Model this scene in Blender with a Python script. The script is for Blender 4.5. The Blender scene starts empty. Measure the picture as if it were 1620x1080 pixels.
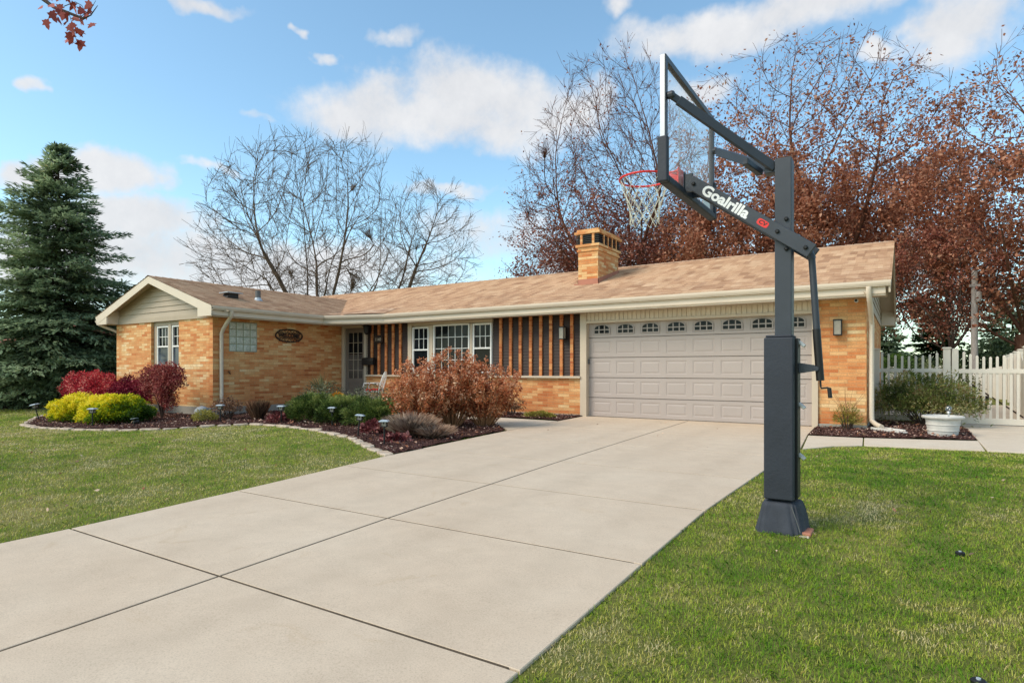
import bpy, math, random
import numpy as np
from mathutils import Vector, noise
random.seed(7); rng = np.random.default_rng(11)
R = math.radians
scene = bpy.context.scene
col = scene.collection

# ------------------------------------------------------------------ helpers
def tag(o, label=None, cat=None, group=None, kind=None):
    if label: o['label'] = label
    if cat: o['category'] = cat
    if group: o['group'] = group
    if kind: o['kind'] = kind
    return o

def empty(name, loc, rz=0):
    o = bpy.data.objects.new(name, None); col.objects.link(o)
    o.location = loc; o.rotation_euler = (0, 0, rz); o.empty_display_size = .1
    return o

def wloc(o):
    v = Vector((0, 0, 0))
    while o is not None:
        v += o.location; o = o.parent
    return v

def copy_tree(o, parent=None):
    c = o.copy(); col.objects.link(c)
    if parent is not None: c.parent = parent
    for ch in list(o.children): copy_tree(ch, c)
    return c

def box_uv(me):
    n = len(me.loops)
    if n == 0: return
    co = np.empty(len(me.vertices)*3, 'f'); me.vertices.foreach_get('co', co); co = co.reshape(-1, 3)
    vi = np.empty(n, 'i'); me.loops.foreach_get('vertex_index', vi)
    nr = np.empty(len(me.polygons)*3, 'f'); me.polygons.foreach_get('normal', nr); nr = nr.reshape(-1, 3)
    tot = np.empty(len(me.polygons), 'i'); me.polygons.foreach_get('loop_total', tot)
    fn = np.repeat(nr, tot, axis=0); c = co[vi]
    ax, ay, az = np.abs(fn[:, 0]), np.abs(fn[:, 1]), np.abs(fn[:, 2])
    u = np.where(az < .6, np.where(ax > ay, c[:, 1], c[:, 0]), np.where(ax > .15, c[:, 1], c[:, 0]))
    v = np.where(az < .6, c[:, 2], np.where(ax > .15, c[:, 0], c[:, 1]))
    uv = me.uv_layers.new(name='UVMap')
    uv.data.foreach_set('uv', np.stack([u, v], 1).astype('f').ravel())

class MB:
    def __init__(s): s.v = []; s.f = []
    def add(s, vs, fs):
        b = len(s.v); s.v += [tuple(p) for p in vs]; s.f += [tuple(i+b for i in f) for f in fs]; return s
    def box(s, x0, x1, y0, y1, z0, z1):
        if x0 > x1: x0, x1 = x1, x0
        if y0 > y1: y0, y1 = y1, y0
        if z0 > z1: z0, z1 = z1, z0
        return s.add([(x0,y0,z0),(x1,y0,z0),(x1,y1,z0),(x0,y1,z0),(x0,y0,z1),(x1,y0,z1),(x1,y1,z1),(x0,y1,z1)],
              [(0,3,2,1),(4,5,6,7),(0,1,5,4),(1,2,6,5),(2,3,7,6),(3,0,4,7)])
    def prism(s, poly, axis, a, b):
        """poly: 2-d points in the two other axes (x,y order kept), extruded from a to b along axis"""
        n = len(poly)
        def P(p, t):
            if axis == 'x': return (t, p[0], p[1])
            if axis == 'y': return (p[0], t, p[1])
            return (p[0], p[1], t)
        vs = [P(p, a) for p in poly] + [P(p, b) for p in poly]
        fs = [tuple(range(n)), tuple(range(2*n-1, n-1, -1))] + [(i, i+n, (i+1) % n+n, (i+1) % n) for i in range(n)]
        return s.add(vs, fs)
    def bar(s, p0, p1, w, h, up=(0, 0, 1)):
        p0, p1, up = Vector(p0), Vector(p1), Vector(up)
        d = (p1-p0).normalized(); sd = d.cross(up).normalized(); u = sd.cross(d).normalized()
        vs = []
        for p in (p0, p1):
            for a, b in ((-1,-1),(1,-1),(1,1),(-1,1)): vs.append(p + sd*a*w/2 + u*b*h/2)
        return s.add(vs, [(0,3,2,1),(4,5,6,7),(0,1,5,4),(1,2,6,5),(2,3,7,6),(3,0,4,7)])
    def tube(s, pts, rad, n=8, cap=True):
        pts = [Vector(p) for p in pts]
        if not hasattr(rad, '__len__'): rad = [rad]*len(pts)
        vs = []; prev = None
        for i, p in enumerate(pts):
            d = (pts[min(i+1, len(pts)-1)] - pts[max(i-1, 0)]).normalized()
            if prev is None:
                a = Vector((0,0,1)) if abs(d.z) < .9 else Vector((1,0,0)); u = d.cross(a).normalized()
            else: u = (prev - d*prev.dot(d)).normalized()
            prev = u; w = d.cross(u)
            for k in range(n):
                t = 2*math.pi*k/n; vs.append(p + (u*math.cos(t) + w*math.sin(t))*rad[i])
        fs = []
        for i in range(len(pts)-1):
            for k in range(n):
                a = i*n+k; b = i*n+(k+1) % n; fs.append((a, b, b+n, a+n))
        if cap: fs += [tuple(range(n-1, -1, -1)), tuple(range((len(pts)-1)*n, len(pts)*n))]
        return s.add(vs, fs)
    def lathe(s, prof, c, n=24, axis='z'):
        vs = []
        for r, z in prof:
            for k in range(n):
                t = 2*math.pi*k/n; a, b = r*math.cos(t), r*math.sin(t)
                if axis == 'z': vs.append((c[0]+a, c[1]+b, c[2]+z))
                elif axis == 'y': vs.append((c[0]+a, c[1]+z, c[2]+b))
                else: vs.append((c[0]+z, c[1]+a, c[2]+b))
        fs = []
        for i in range(len(prof)-1):
            for k in range(n):
                a = i*n+k; b = i*n+(k+1) % n; fs.append((a, b, b+n, a+n))
        fs += [tuple(range(n-1, -1, -1)), tuple(range((len(prof)-1)*n, len(prof)*n))]
        return s.add(vs, fs)
    def build(s, name, mat, parent=None, smooth=False, bevel=0, loc=None):
        """verts are in world space; the object's origin goes to loc (or its parent's origin)"""
        me = bpy.data.meshes.new(name)
        o = bpy.data.objects.new(name, me); col.objects.link(o)
        base = Vector((0, 0, 0))
        if parent is not None:
            o.parent = parent; base = wloc(parent)
        elif loc is not None:
            o.location = loc; base = Vector(loc)
        vs = [(p[0]-base.x, p[1]-base.y, p[2]-base.z) for p in s.v]
        me.from_pydata(vs, [], s.f); me.update()
        import bmesh
        bm = bmesh.new(); bm.from_mesh(me); bmesh.ops.recalc_face_normals(bm, faces=bm.faces); bm.to_mesh(me); bm.free()
        # world-metre UVs
        co = np.array(s.v, 'f')
        me2v = np.array(vs, 'f')
        me.vertices.foreach_set('co', co.ravel()); box_uv(me); me.vertices.foreach_set('co', me2v.ravel()); me.update()
        me.materials.append(mat)
        if smooth:
            me.polygons.foreach_set('use_smooth', [True]*len(me.polygons))
            try: me.set_sharp_from_angle(angle=R(40))
            except Exception: pass
        if bevel:
            m = o.modifiers.new('bevel', 'BEVEL'); m.width = bevel; m.segments = 2; m.limit_method = 'ANGLE'; m.angle_limit = R(40)
        return o

def raw_mesh(name, V, F, mat, parent=None, loc=None, rnd=None, smooth=False):
    """V (n,3) float array in world space, F (m,k) int array with constant k"""
    me = bpy.data.meshes.new(name)
    o = bpy.data.objects.new(name, me); col.objects.link(o)
    base = Vector((0, 0, 0))
    if parent is not None: o.parent = parent; base = wloc(parent)
    elif loc is not None: o.location = loc; base = Vector(loc)
    V = V - np.array(base)
    n, k = F.shape
    me.vertices.add(len(V)); me.vertices.foreach_set('co', V.astype('f').ravel())
    me.loops.add(n*k); me.loops.foreach_set('vertex_index', F.astype('i').ravel())
    me.polygons.add(n); me.polygons.foreach_set('loop_start', np.arange(0, n*k, k, dtype='i'))
    me.update(calc_edges=True)
    if rnd is not None:
        a = me.attributes.new('rnd', 'FLOAT', 'FACE'); a.data.foreach_set('value', np.asarray(rnd, 'f'))
    if smooth: me.polygons.foreach_set('use_smooth', np.ones(n, bool))
    me.materials.append(mat)
    return o

# ------------------------------------------------------------------ materials
def lin(c):
    """sRGB 0-255 -> linear"""
    out = []
    for v in c[:3]:
        v /= 255; out.append(v/12.92 if v <= .04045 else ((v+.055)/1.055)**2.4)
    return (*out, 1)

class NT:
    def __init__(s, name):
        s.m = bpy.data.materials.new(name); s.m.use_nodes = True; s.t = s.m.node_tree; s.t.nodes.clear()
        s.out = s.n('ShaderNodeOutputMaterial')
    def n(s, typ, **kw):
        nd = s.t.nodes.new(typ)
        for k, v in kw.items(): setattr(nd, k, v)
        return nd
    def l(s, a, b): s.t.links.new(a, b)
    def coord(s, which='Object'): return s.n('ShaderNodeTexCoord').outputs[which]
    def noise(s, scale, detail=4, rough=.55, vec=None, dist=0):
        nd = s.n('ShaderNodeTexNoise'); nd.inputs['Scale'].default_value = scale; nd.inputs['Detail'].default_value = detail
        nd.inputs['Roughness'].default_value = rough; nd.inputs['Distortion'].default_value = dist
        s.l(vec if vec is not None else s.coord(), nd.inputs['Vector']); return nd.outputs['Fac']
    def ramp(s, fac, stops, interp='LINEAR'):
        nd = s.n('ShaderNodeValToRGB'); cr = nd.color_ramp; cr.interpolation = interp
        while len(cr.elements) < len(stops): cr.elements.new(.5)
        for e, (p, c) in zip(cr.elements, stops): e.position = p; e.color = c if len(c) == 4 else (*c, 1)
        s.l(fac, nd.inputs['Fac']); return nd.outputs['Color']
    def mix(s, fac, a, b, blend='MIX'):
        nd = s.n('ShaderNodeMix', data_type='RGBA', blend_type=blend)
        for inp, v in ((nd.inputs[0], fac), (nd.inputs[6], a), (nd.inputs[7], b)):
            if isinstance(v, (int, float)): inp.default_value = v
            elif isinstance(v, tuple): inp.default_value = v
            else: s.l(v, inp)
        return nd.outputs[2]
    def math(s, op, a, b=0, c=0, clamp=False):
        nd = s.n('ShaderNodeMath', operation=op, use_clamp=clamp)
        for i, v in enumerate((a, b, c)):
            if isinstance(v, (int, float)): nd.inputs[i].default_value = v
            else: s.l(v, nd.inputs[i])
        return nd.outputs[0]
    def bump(s, h, strength=.3, dist=.01):
        nd = s.n('ShaderNodeBump'); nd.inputs['Strength'].default_value = strength; nd.inputs['Distance'].default_value = dist
        s.l(h, nd.inputs['Height']); return nd.outputs['Normal']
    def pbr(s, color, rough=.7, normal=None, spec=.4, metal=0):
        p = s.n('ShaderNodeBsdfPrincipled')
        for inp, v in ((p.inputs['Base Color'], color), (p.inputs['Roughness'], rough)):
            if isinstance(v, (int, float, tuple)): inp.default_value = v
            else: s.l(v, inp)
        p.inputs['Specular IOR Level'].default_value = spec; p.inputs['Metallic'].default_value = metal
        if normal is not None: s.l(normal, p.inputs['Normal'])
        s.l(p.outputs[0], s.out.inputs['Surface']); return s.m

def sc(c, k): return (c[0]*k, c[1]*k, c[2]*k, 1)

def paint(name, c, rough=.5, var=.12, scale=3, bump=.08, bscale=60, spec=.4, metal=0):
    t = NT(name); b = lin(c)
    n1 = t.noise(scale, 6); cc = t.ramp(n1, [(.3, sc(b, 1-var)), (.7, sc(b, 1+var*.6))])
    n2 = t.noise(bscale, 3)
    return t.pbr(cc, rough, t.bump(n2, bump, .004), spec, metal)

def leafmat(name, stops, transl=.3, rough=.6, up=False):
    t = NT(name); a = t.n('ShaderNodeAttribute', attribute_name='rnd')
    c = t.ramp(a.outputs['Fac'], [(p, lin(q)) for p, q in stops])
    p = t.n('ShaderNodeBsdfPrincipled'); t.l(c, p.inputs['Base Color']); p.inputs['Roughness'].default_value = rough
    p.inputs['Specular IOR Level'].default_value = .25
    tr = t.n('ShaderNodeBsdfTranslucent'); t.l(c, tr.inputs['Color'])
    if up:
        ge_ = t.n('ShaderNodeNewGeometry'); vm = t.n('ShaderNodeVectorMath', operation='SCALE'); vm.inputs['Scale'].default_value = .45; t.l(ge_.outputs['Normal'], vm.inputs[0])
        va = t.n('ShaderNodeVectorMath', operation='ADD'); va.inputs[1].default_value = (0, 0, 1); t.l(vm.outputs[0], va.inputs[0]); vn = t.n('ShaderNodeVectorMath', operation='NORMALIZE'); t.l(va.outputs[0], vn.inputs[0]); t.l(vn.outputs[0], p.inputs['Normal'])
    mx = t.n('ShaderNodeMixShader'); mx.inputs[0].default_value = transl
    t.l(p.outputs[0], mx.inputs[1]); t.l(tr.outputs[0], mx.inputs[2]); t.l(mx.outputs[0], t.out.inputs['Surface'])
    return t.m

def brick_mat(name='brick', shift=0.0):
    t = NT(name); uv = t.n('ShaderNodeUVMap').outputs[0]
    b = t.n('ShaderNodeTexBrick'); b.offset = .5; b.squash = 1
    b.inputs['Color1'].default_value = (0, 0, 0, 1); b.inputs['Color2'].default_value = (1, 1, 1, 1); b.inputs['Mortar'].default_value = (.5, .5, .5, 1)
    b.inputs['Scale'].default_value = 1; b.inputs['Mortar Size'].default_value = .0045; b.inputs['Mortar Smooth'].default_value = .3
    b.inputs['Brick Width'].default_value = .30; b.inputs['Row Height'].default_value = .0677; b.inputs['Bias'].default_value = 0
    t.l(uv, b.inputs['Vector'])
    clus = t.noise(1.3, 2, .5, uv)
    f = t.math('ADD', t.math('MULTIPLY', b.outputs['Color'], .66), t.math('MULTIPLY', t.math('SUBTRACT', clus, .5), .9))
    f = t.math('ADD', f, .18+shift, clamp=True)
    c = t.ramp(f, [(0, lin((178, 100, 60))), (.22, lin((204, 126, 76))), (.45, lin((216, 148, 94))), (.68, lin((224, 168, 112))), (.86, lin((232, 192, 138))), (1, lin((238, 212, 166)))])
    g = t.noise(38, 5, .65, uv); g2 = t.noise(7, 4, .6, uv)
    c = t.mix(1, c, t.ramp(g, [(.25, (.72, .70, .68, 1)), (.7, (1.1, 1.1, 1.1, 1))]), 'MULTIPLY')
    c = t.mix(1, c, t.ramp(g2, [(.3, (.86, .84, .82, 1)), (.7, (1.05, 1.05, 1.05, 1))]), 'MULTIPLY')
    c = t.mix(b.outputs['Fac'], c, lin((186, 146, 104)))
    h = t.math('SUBTRACT', t.math('MULTIPLY', g, .25), b.outputs['Fac'])
    return t.pbr(c, .88, t.bump(h, .55, .006), .2)

def shingle_mat():
    t = NT('roof shingle'); uv = t.n('ShaderNodeUVMap').outputs[0]
    outs = []
    for w, off in ((.21, .37), (.33, .63)):
        b = t.n('ShaderNodeTexBrick'); b.offset = off; b.offset_frequency = 3; b.squash = .7; b.squash_frequency = 2
        b.inputs['Color1'].default_value = (0, 0, 0, 1); b.inputs['Color2'].default_value = (1, 1, 1, 1); b.inputs['Mortar'].default_value = (.2, .2, .2, 1)
        b.inputs['Scale'].default_value = 1; b.inputs['Mortar Size'].default_value = .004; b.inputs['Brick Width'].default_value = w; b.inputs['Row Height'].default_value = .135
        t.l(uv, b.inputs['Vector']); outs.append(b)
    f = t.math('ADD', t.math('MULTIPLY', outs[0].outputs['Color'], .5), t.math('MULTIPLY', outs[1].outputs['Color'], .5))
    c = t.ramp(f, [(.12, lin((162, 126, 100))), (.35, lin((190, 153, 123))), (.6, lin((205, 170, 139))), (.9, lin((216, 186, 156)))])
    g = t.noise(160, 3, .7, uv); big = t.noise(.8, 4, .6, uv)
    c = t.mix(1, c, t.ramp(g, [(.3, (.75, .74, .73, 1)), (.7, (1.12, 1.12, 1.12, 1))]), 'MULTIPLY')
    c = t.mix(1, c, t.ramp(big, [(.3, (.88, .87, .87, 1)), (.7, (1.05, 1.05, 1.05, 1))]), 'MULTIPLY')
    h = t.math('ADD', t.math('MULTIPLY', g, .3), t.math('MULTIPLY', outs[0].outputs['Color'], .7))
    return t.pbr(c, .92, t.bump(h, .5, .006), .15)

def concrete_mat(name, c, c2, joints=False):
    t = NT(name)
    n1 = t.noise(.55, 6, .6); n2 = t.noise(5, 5, .65); n3 = t.noise(110, 6, .85); n4 = t.noise(1.7, 5, .7, dist=1.2)
    a = t.mix(t.ramp(n1, [(.35, (0,0,0,1)), (.65, (1,1,1,1))]), lin(c), lin(c2))
    a = t.mix(1, a, t.ramp(n2, [(.3, (.94,.935,.93,1)), (.7, (1.04,1.04,1.04,1))]), 'MULTIPLY')
    a = t.mix(1, a, t.ramp(n3, [(.30, (.62,.60,.57,1)), (.48, (1,1,1,1)), (.72, (1.16,1.16,1.16,1))]), 'MULTIPLY')
    a = t.mix(1, a, t.ramp(n4, [(.60, (1,1,1,1)), (.68, (.95,.93,.90,1)), (.8, (.93,.91,.87,1))]), 'MULTIPLY')
    sx = t.n('ShaderNodeSeparateXYZ'); t.l(t.coord(), sx.inputs[0])
    for xc in (-2.0, -3.15, -4.5, -5.6):                                   # faint worn tyre tracks
        u = t.math('DIVIDE', t.math('SUBTRACT', sx.outputs[0], xc), .16); e = t.math('POWER', 2.718, t.math('MULTIPLY', t.math('MULTIPLY', u, u), -1.0))
        a = t.mix(t.math('MULTIPLY', e, t.math('MULTIPLY', n4, .22)), a, lin((150, 134, 114)))
    v = t.n('ShaderNodeTexVoronoi'); v.inputs['Scale'].default_value = 9; t.l(t.coord(), v.inputs['Vector'])
    a = t.mix(1, a, t.ramp(v.outputs['Distance'], [(.0, (.55,.5,.45,1)), (.035, (1,1,1,1))]), 'MULTIPLY')
    return t.pbr(a, .9, t.bump(n3, .25, .003), .2)

def ground_mat():
    t = NT('lawn soil'); n1 = t.noise(.7, 5, .6); n2 = t.noise(3.2, 6, .7); n3 = t.noise(60, 4, .8)
    a = t.ramp(n1, [(.38, lin((96, 112, 48))), (.52, lin((124, 130, 64))), (.66, lin((164, 150, 96)))])
    a = t.mix(.5, a, t.ramp(n2, [(.3, lin((88, 104, 44))), (.7, lin((160, 150, 96)))]))
    a = t.mix(1, a, t.ramp(n3, [(.3, (.55,.55,.5,1)), (.7, (1.15,1.15,1.1,1))]), 'MULTIPLY')
    return t.pbr(a, .95, t.bump(n3, .8, .02), .1)

def mulch_mat():
    t = NT('mulch'); v = t.n('ShaderNodeTexVoronoi'); v.inputs['Scale'].default_value = 38; t.l(t.coord(), v.inputs['Vector'])
    n2 = t.noise(4, 4); c = t.ramp(v.outputs['Color'], [(.1, lin((44, 26, 22))), (.5, lin((78, 50, 44))), (.9, lin((112, 82, 74)))])
    c = t.mix(1, c, t.ramp(n2, [(.3, (.7,.68,.66,1)), (.7, (1.1,1.1,1.1,1))]), 'MULTIPLY')
    return t.pbr(c, .95, t.bump(v.outputs['Distance'], 1, .03), .1)

def stone_mat():
    t = NT('edging stone'); n = t.noise(9, 6, .7); n2 = t.noise(1.3, 2)
    c = t.ramp(n, [(.3, lin((150, 134, 116))), (.55, lin((196, 178, 158))), (.75, lin((214, 202, 186)))])
    c = t.mix(1, c, t.ramp(n2, [(.35, (1,.93,.86,1)), (.65, (.95,.97,1,1))]), 'MULTIPLY')
    return t.pbr(c, .9, t.bump(n, .8, .02), .2)

def bark_mat(name, a, b):
    t = NT(name); mp = t.n('ShaderNodeMapping'); mp.inputs['Scale'].default_value = (1, 1, .25); t.l(t.coord(), mp.inputs[0])
    n = t.noise(14, 5, .7, mp.outputs[0]); c = t.ramp(n, [(.3, lin(a)), (.7, lin(b))])
    return t.pbr(c, .95, t.bump(n, .8, .02), .1)

def glass_dark(name, a=(10, 12, 14), b=(30, 34, 38)):
    t = NT(name); n = t.noise(1.6, 3, .5, dist=.6)
    c = t.ramp(n, [(.4, lin(a)), (.62, lin(b))])
    return t.pbr(c, .05, None, .10)

M = {}
M['brick'] = brick_mat('brick'); M['brick_pale'] = brick_mat('brick pale', .13)
M['shingle'] = shingle_mat()
M['concrete'] = concrete_mat('driveway concrete', (201, 181, 157), (207, 189, 166))
M['walkc'] = concrete_mat('walk concrete', (205, 188, 164), (214, 200, 180))
M['found'] = concrete_mat('foundation concrete', (150, 146, 136), (168, 160, 148))
M['ground'] = ground_mat(); M['mulch'] = mulch_mat(); M['stone'] = stone_mat()
M['joint'] = paint('joint dirt', (92, 78, 60), .95, .3, 8)
M['beige'] = paint('beige aluminium', (212, 196, 175), .45, .05, 2, .03)
M['beige2'] = paint('beige trim', (196, 179, 156), .5, .06, 2, .04)
M['siding'] = paint('tan siding', (176, 160, 138), .55, .05, 2, .05)
M['taupe'] = paint('taupe door paint', (122, 110, 100), .5, .06, 2, .05)
M['garage'] = paint('garage door paint', (170, 158, 150), .55, .04, 1.5, .06, 90)
M['white'] = paint('white vinyl', (228, 226, 220), .4, .04, 3, .03)
M['fence'] = paint('fence vinyl', (214, 205, 190), .5, .06, 4, .03)
M['brown'] = paint('dark brown siding', (50, 33, 25), .6, .12, 5, .1)
M['glass'] = glass_dark('window glass'); M['glass_blue'] = glass_dark('window glass with blinds', (52, 60, 70), (84, 94, 104))
M['black'] = paint('black metal', (26, 25, 24), .5, .15, 9, .1)
M['rust'] = paint('rusty brown metal', (58, 40, 28), .75, .3, 20, .3)
M['powder'] = paint('dark blue grey powder coat', (54, 59, 66), .42, .16, 5, .3, 300)
M['pad'] = paint('navy pad vinyl', (42, 47, 56), .6, .22, 3.5, .5, 40)
M['fabric'] = paint('navy weather cover', (56, 60, 68), .8, .28, 7, .5, 26)
M['silver'] = paint('silver aluminium', (198, 198, 198), .35, .04, 3, .02, 60, .5, .3)
M['redp'] = paint('red rim paint', (222, 52, 44), .4, .06, 5)
M['netm'] = paint('net cord', (218, 214, 196), .9, .12, 30)
M['wht'] = paint('white lettering', (232, 232, 230), .5, .02)
M['grey'] = paint('grey plastic', (96, 96, 94), .5, .1)
M['lamp_top'] = paint('solar lamp top', (176, 186, 192), .3, .15, 20)
M['pot'] = paint('weathered white pot', (206, 202, 194), .6, .12, 9, .1)
M['ball'] = paint('grey stone', (150, 154, 156), .8, .15, 9, .3)
M['red_cushion'] = paint('red cushion', (200, 30, 36), .85, .12, 9, .2)
M['copper'] = paint('copper flashing', (176, 116, 92), .6, .12, 5, .05)
M['utility'] = bark_mat('weathered pole wood', (128, 118, 110), (168, 158, 150))
M['barkgrey'] = bark_mat('grey bark', (84, 70, 58), (128, 108, 90)); M['barkdark'] = bark_mat('dark bark', (54, 44, 40), (88, 74, 66))
M['barkred'] = bark_mat('red brown bark', (84, 54, 44), (120, 86, 70)); M['barktan'] = bark_mat('tan stem', (140, 96, 66), (186, 138, 98))
M['soilpot'] = paint('dark soil', (60, 46, 38), .95, .3, 20, .6)
M['dirt'] = mulch_mat()

def glassblock_mat():
    t = NT('glass block'); uv = t.n('ShaderNodeUVMap').outputs[0]; n = t.noise(14, 4, .7, uv, 1.5)
    c = t.ramp(n, [(.3, lin((150, 158, 142))), (.5, lin((184, 188, 172))), (.7, lin((214, 214, 200)))])
    return t.pbr(c, .15, t.bump(n, .6, .01), .5)
M['glassblock'] = glassblock_mat(); M['gb_mortar'] = paint('block mortar', (146, 150, 124), .9, .1, 9)
M['taupe_glass'] = glass_dark('curtained door glass', (84, 76, 70), (104, 96, 90))
M['lampglass'] = paint('frosted lamp glass', (150, 142, 128), .25, .15, 12)
M['brick_dull'] = brick_mat('dull brick', -.30)
M['chim'] = brick_mat('chimney brick', .12)
M['sageflat'] = paint('sword leaves', (122, 116, 74), .7, .3, 9)
M['mapleleaf'] = paint('red maple leaf', (158, 70, 58), .7, .25, 6)
M['redroof'] = paint('red brown roof', (150, 96, 74), .9, .2, 3)
M['olivey'] = leafmat('yellow green leaves', [(0, (96, 96, 36)), (.5, (146, 140, 60)), (1, (190, 178, 96))], .3)
M['drybrown'] = leafmat('last dry leaves', [(0, (84, 56, 40)), (1, (150, 110, 84))], .2)
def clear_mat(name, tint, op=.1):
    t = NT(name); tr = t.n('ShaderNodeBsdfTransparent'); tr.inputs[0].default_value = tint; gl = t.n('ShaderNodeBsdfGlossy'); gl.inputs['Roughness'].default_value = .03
    lw = t.n('ShaderNodeLayerWeight'); lw.inputs[0].default_value = .5; mx = t.n('ShaderNodeMixShader'); t.l(t.math('ADD', t.math('MULTIPLY', t.math('POWER', lw.outputs['Facing'], 4), .3), op*.4, clamp=True), mx.inputs[0]); t.l(tr.outputs[0], mx.inputs[1]); t.l(gl.outputs[0], mx.inputs[2]); df = t.n('ShaderNodeBsdfTranslucent'); df.inputs[0].default_value = (.9, .92, .92, 1); m2 = t.n('ShaderNodeMixShader'); m2.inputs[0].default_value = .05; t.l(mx.outputs[0], m2.inputs[1]); t.l(df.outputs[0], m2.inputs[2]); t.l(m2.outputs[0], t.out.inputs['Surface']); return t.m  # faint white translucent layer stands in for cloud reflections on the backboard glass
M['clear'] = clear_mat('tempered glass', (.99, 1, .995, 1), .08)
M['globe'] = clear_mat('glass globe', (.8, .82, .84, 1), .5)
def decal_mat():
    t = NT('faded white decal'); tr = t.n('ShaderNodeBsdfTransparent'); d = t.n('ShaderNodeBsdfDiffuse'); d.inputs[0].default_value = (.7, .7, .68, 1); mx = t.n('ShaderNodeMixShader'); mx.inputs[0].default_value = .45
    t.l(tr.outputs[0], mx.inputs[1]); t.l(d.outputs[0], mx.inputs[2]); t.l(mx.outputs[0], t.out.inputs['Surface']); return t.m
M['decal'] = decal_mat()

# ------------------------------------------------------------------ terrain
def g(y): return min(-.25+.0185*y, .02) if y > -20 else -.62
class Poly:
    def __init__(s, pts): s.p = np.array(pts, float)
    def inside(s, X, Y):
        p = s.p; n = len(p); r = np.zeros(X.shape, bool); j = n-1
        for i in range(n):
            xi, yi = p[i]; xj, yj = p[j]
            with np.errstate(divide='ignore', invalid='ignore'):
                c = ((yi > Y) != (yj > Y)) & (X < (xj-xi)*(Y-yi)/(yj-yi+1e-12)+xi)
            r ^= c; j = i
        return r

me_pts = []
ys = [-20, 0, 13.5, 14.6, 16, 60, 300, 900]; xs = [-900, -60, -25, -6, 4, 60, 900]
b = MB()
for yy in ys:
    for xx in xs: b.v.append((xx, yy, g(min(yy, 14.6)) - (.0 if yy < 60 else 0)))
for i in range(len(ys)-1):
    for j in range(len(xs)-1):
        a = i*len(xs)+j; b.f.append((a, a+1, a+1+len(xs), a+len(xs)))
tag(b.build('ground', M['ground']), kind='structure')

JY = [-4.2, -2.6, -1.0, .62, 2.28, 3.9, 5.57, 7.25, 9.1, 10.95, 12.62, 13.36]
def Lx(y): return float(np.interp(y, [-5, 2.3, 3.96, 6.5, 9.86, 13.4], [-5.78, -5.89, -6.04, -6.34, -6.5, -6.5]))
def Cx(y): return float(np.interp(y, [-5, 1.1, 4, 7.5, 13], [-3.6, -3.66, -3.82, -3.92, -3.97]))
def Rx(y): return float(np.interp(y, [-5, 2.2, 4, 5.7, 8.2, 10, 11.8, 13.4], [-1.40, -1.43, -1.48, -1.51, -1.42, -1.3, -1.42, -1.46]))
def slab(b, poly, top=.02, th=.1):
    """poly: xy list; bevelled slab following the slope"""
    cx = sum(p[0] for p in poly)/len(poly); cy = sum(p[1] for p in poly)/len(poly)
    def shrink(k):
        out = []
        for x, y in poly:
            dx, dy = cx-x, cy-y; L = math.hypot(dx, dy) or 1; out.append((x+dx/L*k, y+dy/L*k))
        return out
    n = len(poly); A = shrink(.005)
    vs = [(x, y, g(y)+top-th) for x, y in poly] + [(x, y, g(y)+top-.004) for x, y in poly] + [(x, y, g(y)+top) for x, y in A]
    fs = [tuple(range(2*n, 3*n))]
    for l in (0, n):
        for i in range(n): fs.append((l+i, l+(i+1) % n, l+n+(i+1) % n, l+n+i))
    b.add(vs, fs)
b = MB(); G = .0095
for i in range(len(JY)-1):
    y0, y1 = JY[i]+G, JY[i+1]-G
    for A, Bf in ((Lx, Cx), (Cx, Rx)):
        la = 0 if A is Lx else G; rb = 0 if Bf is Rx else -G
        ym = (y0+y1)/2
        slab(b, [(A(y0)+la, y0), (Bf(y0)+rb, y0), (Bf(ym)+rb, ym), (Bf(y1)+rb, y1), (A(y1)+la, y1), (A(ym)+la, ym)])
tag(b.build('driveway', M['concrete']), kind='structure')
b = MB(); yy = [-4.2, 2.3, 3.96, 6.5, 9.86, 13.3]
b.add([(Lx(y)+.03, y, g(y)+.0172) for y in yy]+[(Rx(y)-.06, y, g(y)+.0172) for y in yy], [(i, i+6, i+7, i+1) for i in range(5)])
tag(b.build('driveway_joint_bed', M['joint']), kind='structure')

# front walk to the porch
b = MB()
wk = [(-6.53, 9.98), (-6.53, 12.0), (-8.3, 12.1), (-9.6, 12.4), (-9.6, 11.6), (-7.8, 11.25)]
slab(b, wk); slab(b, [(-9.62, 11.6), (-9.62, 12.4), (-9.62, 13.25), (-12.2, 13.25), (-12.2, 11.8)]); slab(b, [(-12.22, 11.8), (-12.22, 13.25), (-14.95, 13.25), (-14.95, 11.9)], .1, .2)
tag(b.build('front_walk', M['walkc']), kind='structure')
# side walk and patio
b = MB()
slab(b, [(-1.27, 10.02), (-.9, 10.6), (-.53, 10.88), (-.57, 11.86), (-1.40, 11.8)], .02)
slab(b, [(-.51, 10.89), (1.0, 11.12), (1.02, 12.3), (-.55, 11.87)], .02)
slab(b, [(1.03, 11.12), (3.6, 11.1), (3.6, 13.9), (1.02, 13.9)], .02); slab(b, [(1.02, 13.92), (3.6, 13.92), (3.6, 17.2), (.9, 17.2)], .02)
slab(b, [(-.4, 17.22), (3.6, 17.22), (3.6, 24), (-.4, 24)], .02)
tag(b.build('side_walk', M['walkc']), kind='structure')

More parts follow.
